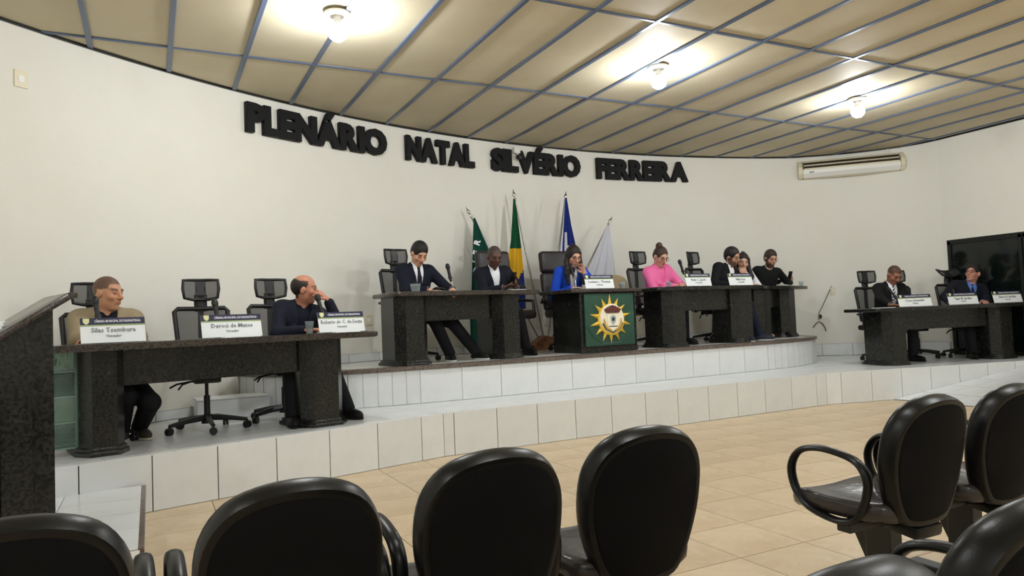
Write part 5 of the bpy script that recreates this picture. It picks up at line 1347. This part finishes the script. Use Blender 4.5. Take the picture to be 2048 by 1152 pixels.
person('woman in pink blazer with brown hair bun, looking down', (5.98, 7.64), ZU, h6, -92, hyaw=2, hpitch=-30, handR=dp('4', 1350, 566, .28), handL=dp('4', 1364, 566, .24), dirR=(.9, -.4, .0), dirL=(-.5, -.7, .1), skin=(208, 160, 138), hair=(62, 44, 36), style='bun', jacket=(240, 118, 172), shirt=(236, 110, 165), trousers=(18, 20, 34), glasses=True, sh=.158, girth=.98, top='blazer', vdepth=.58, cuff=False)
h7 = hy(1464, 514, 7.46)
person('dark-haired man in black suit leaning over to whisper', (7.02, 7.66), ZU, h7, -84, hyaw=12, hpitch=-18, hroll=14, handR=dp('4', 1468, 572, .30), handL=dp('4', 1490, 566, .36), dirR=(.9, -.3, 0), dirL=(-.6, -.5, .1), skin=(196, 150, 126), hair=(32, 28, 27), style='short', jacket=(20, 21, 25), beard=.75, glasses=True, feet=((7.0, 7.12), (7.32, 7.18)), trousers=(28, 32, 48), shoes=(40, 44, 58), sole=(190, 190, 188), sh=.185)
h8 = hy(1485, 525, 7.66)
person('woman with dark hair in white top covering her mouth with a hand', (7.70, 8.0), ZU, h8, -108, hyaw=-14, hpitch=-12, hroll=-8, handR=tuple(on_y(1492, 548, 7.50)), dirR=(-.75, -.2, .4), palmR=(-.2, .8, .2), curlR=.6, elbR=(.8, -.5, -.8), handL=dp('4', 1508, 566, .50), dirL=(-.3, -.8, 0), skin=(206, 162, 142), hair=(30, 22, 24), style='sleek', jacket=(232, 232, 238), shirt=(232, 232, 238), trousers=(30, 30, 36), top='blouse', sh=.150, girth=.92, shoe_skin=True, feet=((7.58, 7.62, .12), (7.90, 7.62)))
h9 = hy(1541, 518, 7.86)
person('bearded man in black sweater and glasses holding up a phone', (8.36, 8.14), ZU, h9, -112, hyaw=8, hpitch=-18, handR=dp('5', 1568, 566, .36, .05), handL=dp('5', 1586, 566, .34, .05), dirR=(.6, -.5, .45), dirL=(-.35, -.5, .6), palmR=(.4, .2, .8), palmL=(-.4, .2, .8), curlR=.7, curlL=.7, skin=(198, 152, 128), hair=(52, 40, 34), style='short', jacket=(22, 23, 24), shirt=(225, 225, 228), beard=.9, glasses=True, top='sweater', feet=((8.08, 7.72), (8.30, 7.70)), trousers=(16, 16, 18))
h10 = hy(1788, 550, 6.42)
person('man in black suit, white shirt and striped tie looking down', (9.18, 6.68), ZL, h10, -112, hyaw=6, hpitch=-38, handR=dp('6', 1782, 600, .22), handL=dp('6', 1808, 600, .30), dirR=(.8, -.5, -.1), dirL=(-.7, -.4, 0), skin=(150, 104, 82), hair=(34, 28, 27), style='buzz', jacket=(20, 20, 22), tie=(26, 26, 32), tie2=(225, 225, 230), feet=((8.80, 6.34), (9.20, 6.30)), girth=1.03)
h11 = hy(1946, 547, 6.10)
person('heavy man in blue shirt and dark jacket leaning back, head tilted', (10.30, 6.30), ZL, h11, -124, hyaw=-52, hpitch=10, hroll=-8, handR=dp('6', 1900, 600, .40), handL=dp('6', 1965, 600, .30), dirR=(-.4, -.8, 0), dirL=(-.6, -.7, 0), skin=(196, 142, 122), hair=(24, 21, 22), style='short', jacket=(22, 24, 34), shirt=(92, 126, 196), tie=(28, 30, 52), glasses=True, feet=((9.95, 5.95), (10.25, 5.85)), girth=1.18, sh=.19, vdepth=.25)
# phones in hands
def phone(label, p, n, up=(0, 0, 1)):
    t = thing('mobile_phone', label, 'phone'); n = unit(n); u = unit(np.array(up)-n*(np.array(up)@n)); r = np.cross(u, n)
    t.matrix_world = basis(Vector(r), Vector(u), Vector(n), Vector(p))
    bm = nb(); box(bm, (.074, .150, .009), bev=.004); obj('phone_body', bm, MT['screen'], t, smooth=40)
    bm = nb(); box(bm, (.068, .140, .002), (0, 0, .005)); obj('phone_screen', bm, MT['door_glass'], t)
    bm = nb(); box(bm, (.022, .026, .003), (.020, .052, -.0055), bev=.001); obj('camera_bump', bm, MT['black'], t)
phone('dark phone in the hands of the grey-haired man', plane_pt(DK['2'][0], DK['2'][1], 1025, 556, .24), (0, .8, .55))
phone('dark phone held up by the bearded man in black', plane_pt(DK['5'][0], DK['5'][1], 1580, 552, .26), (0, .95, .3))
phone('dark phone lying between the hands of the young man in dark tie', Vector(dp('2', 880, 574, .16, .035)), (.05, .25, .97), (1, .2, 0))
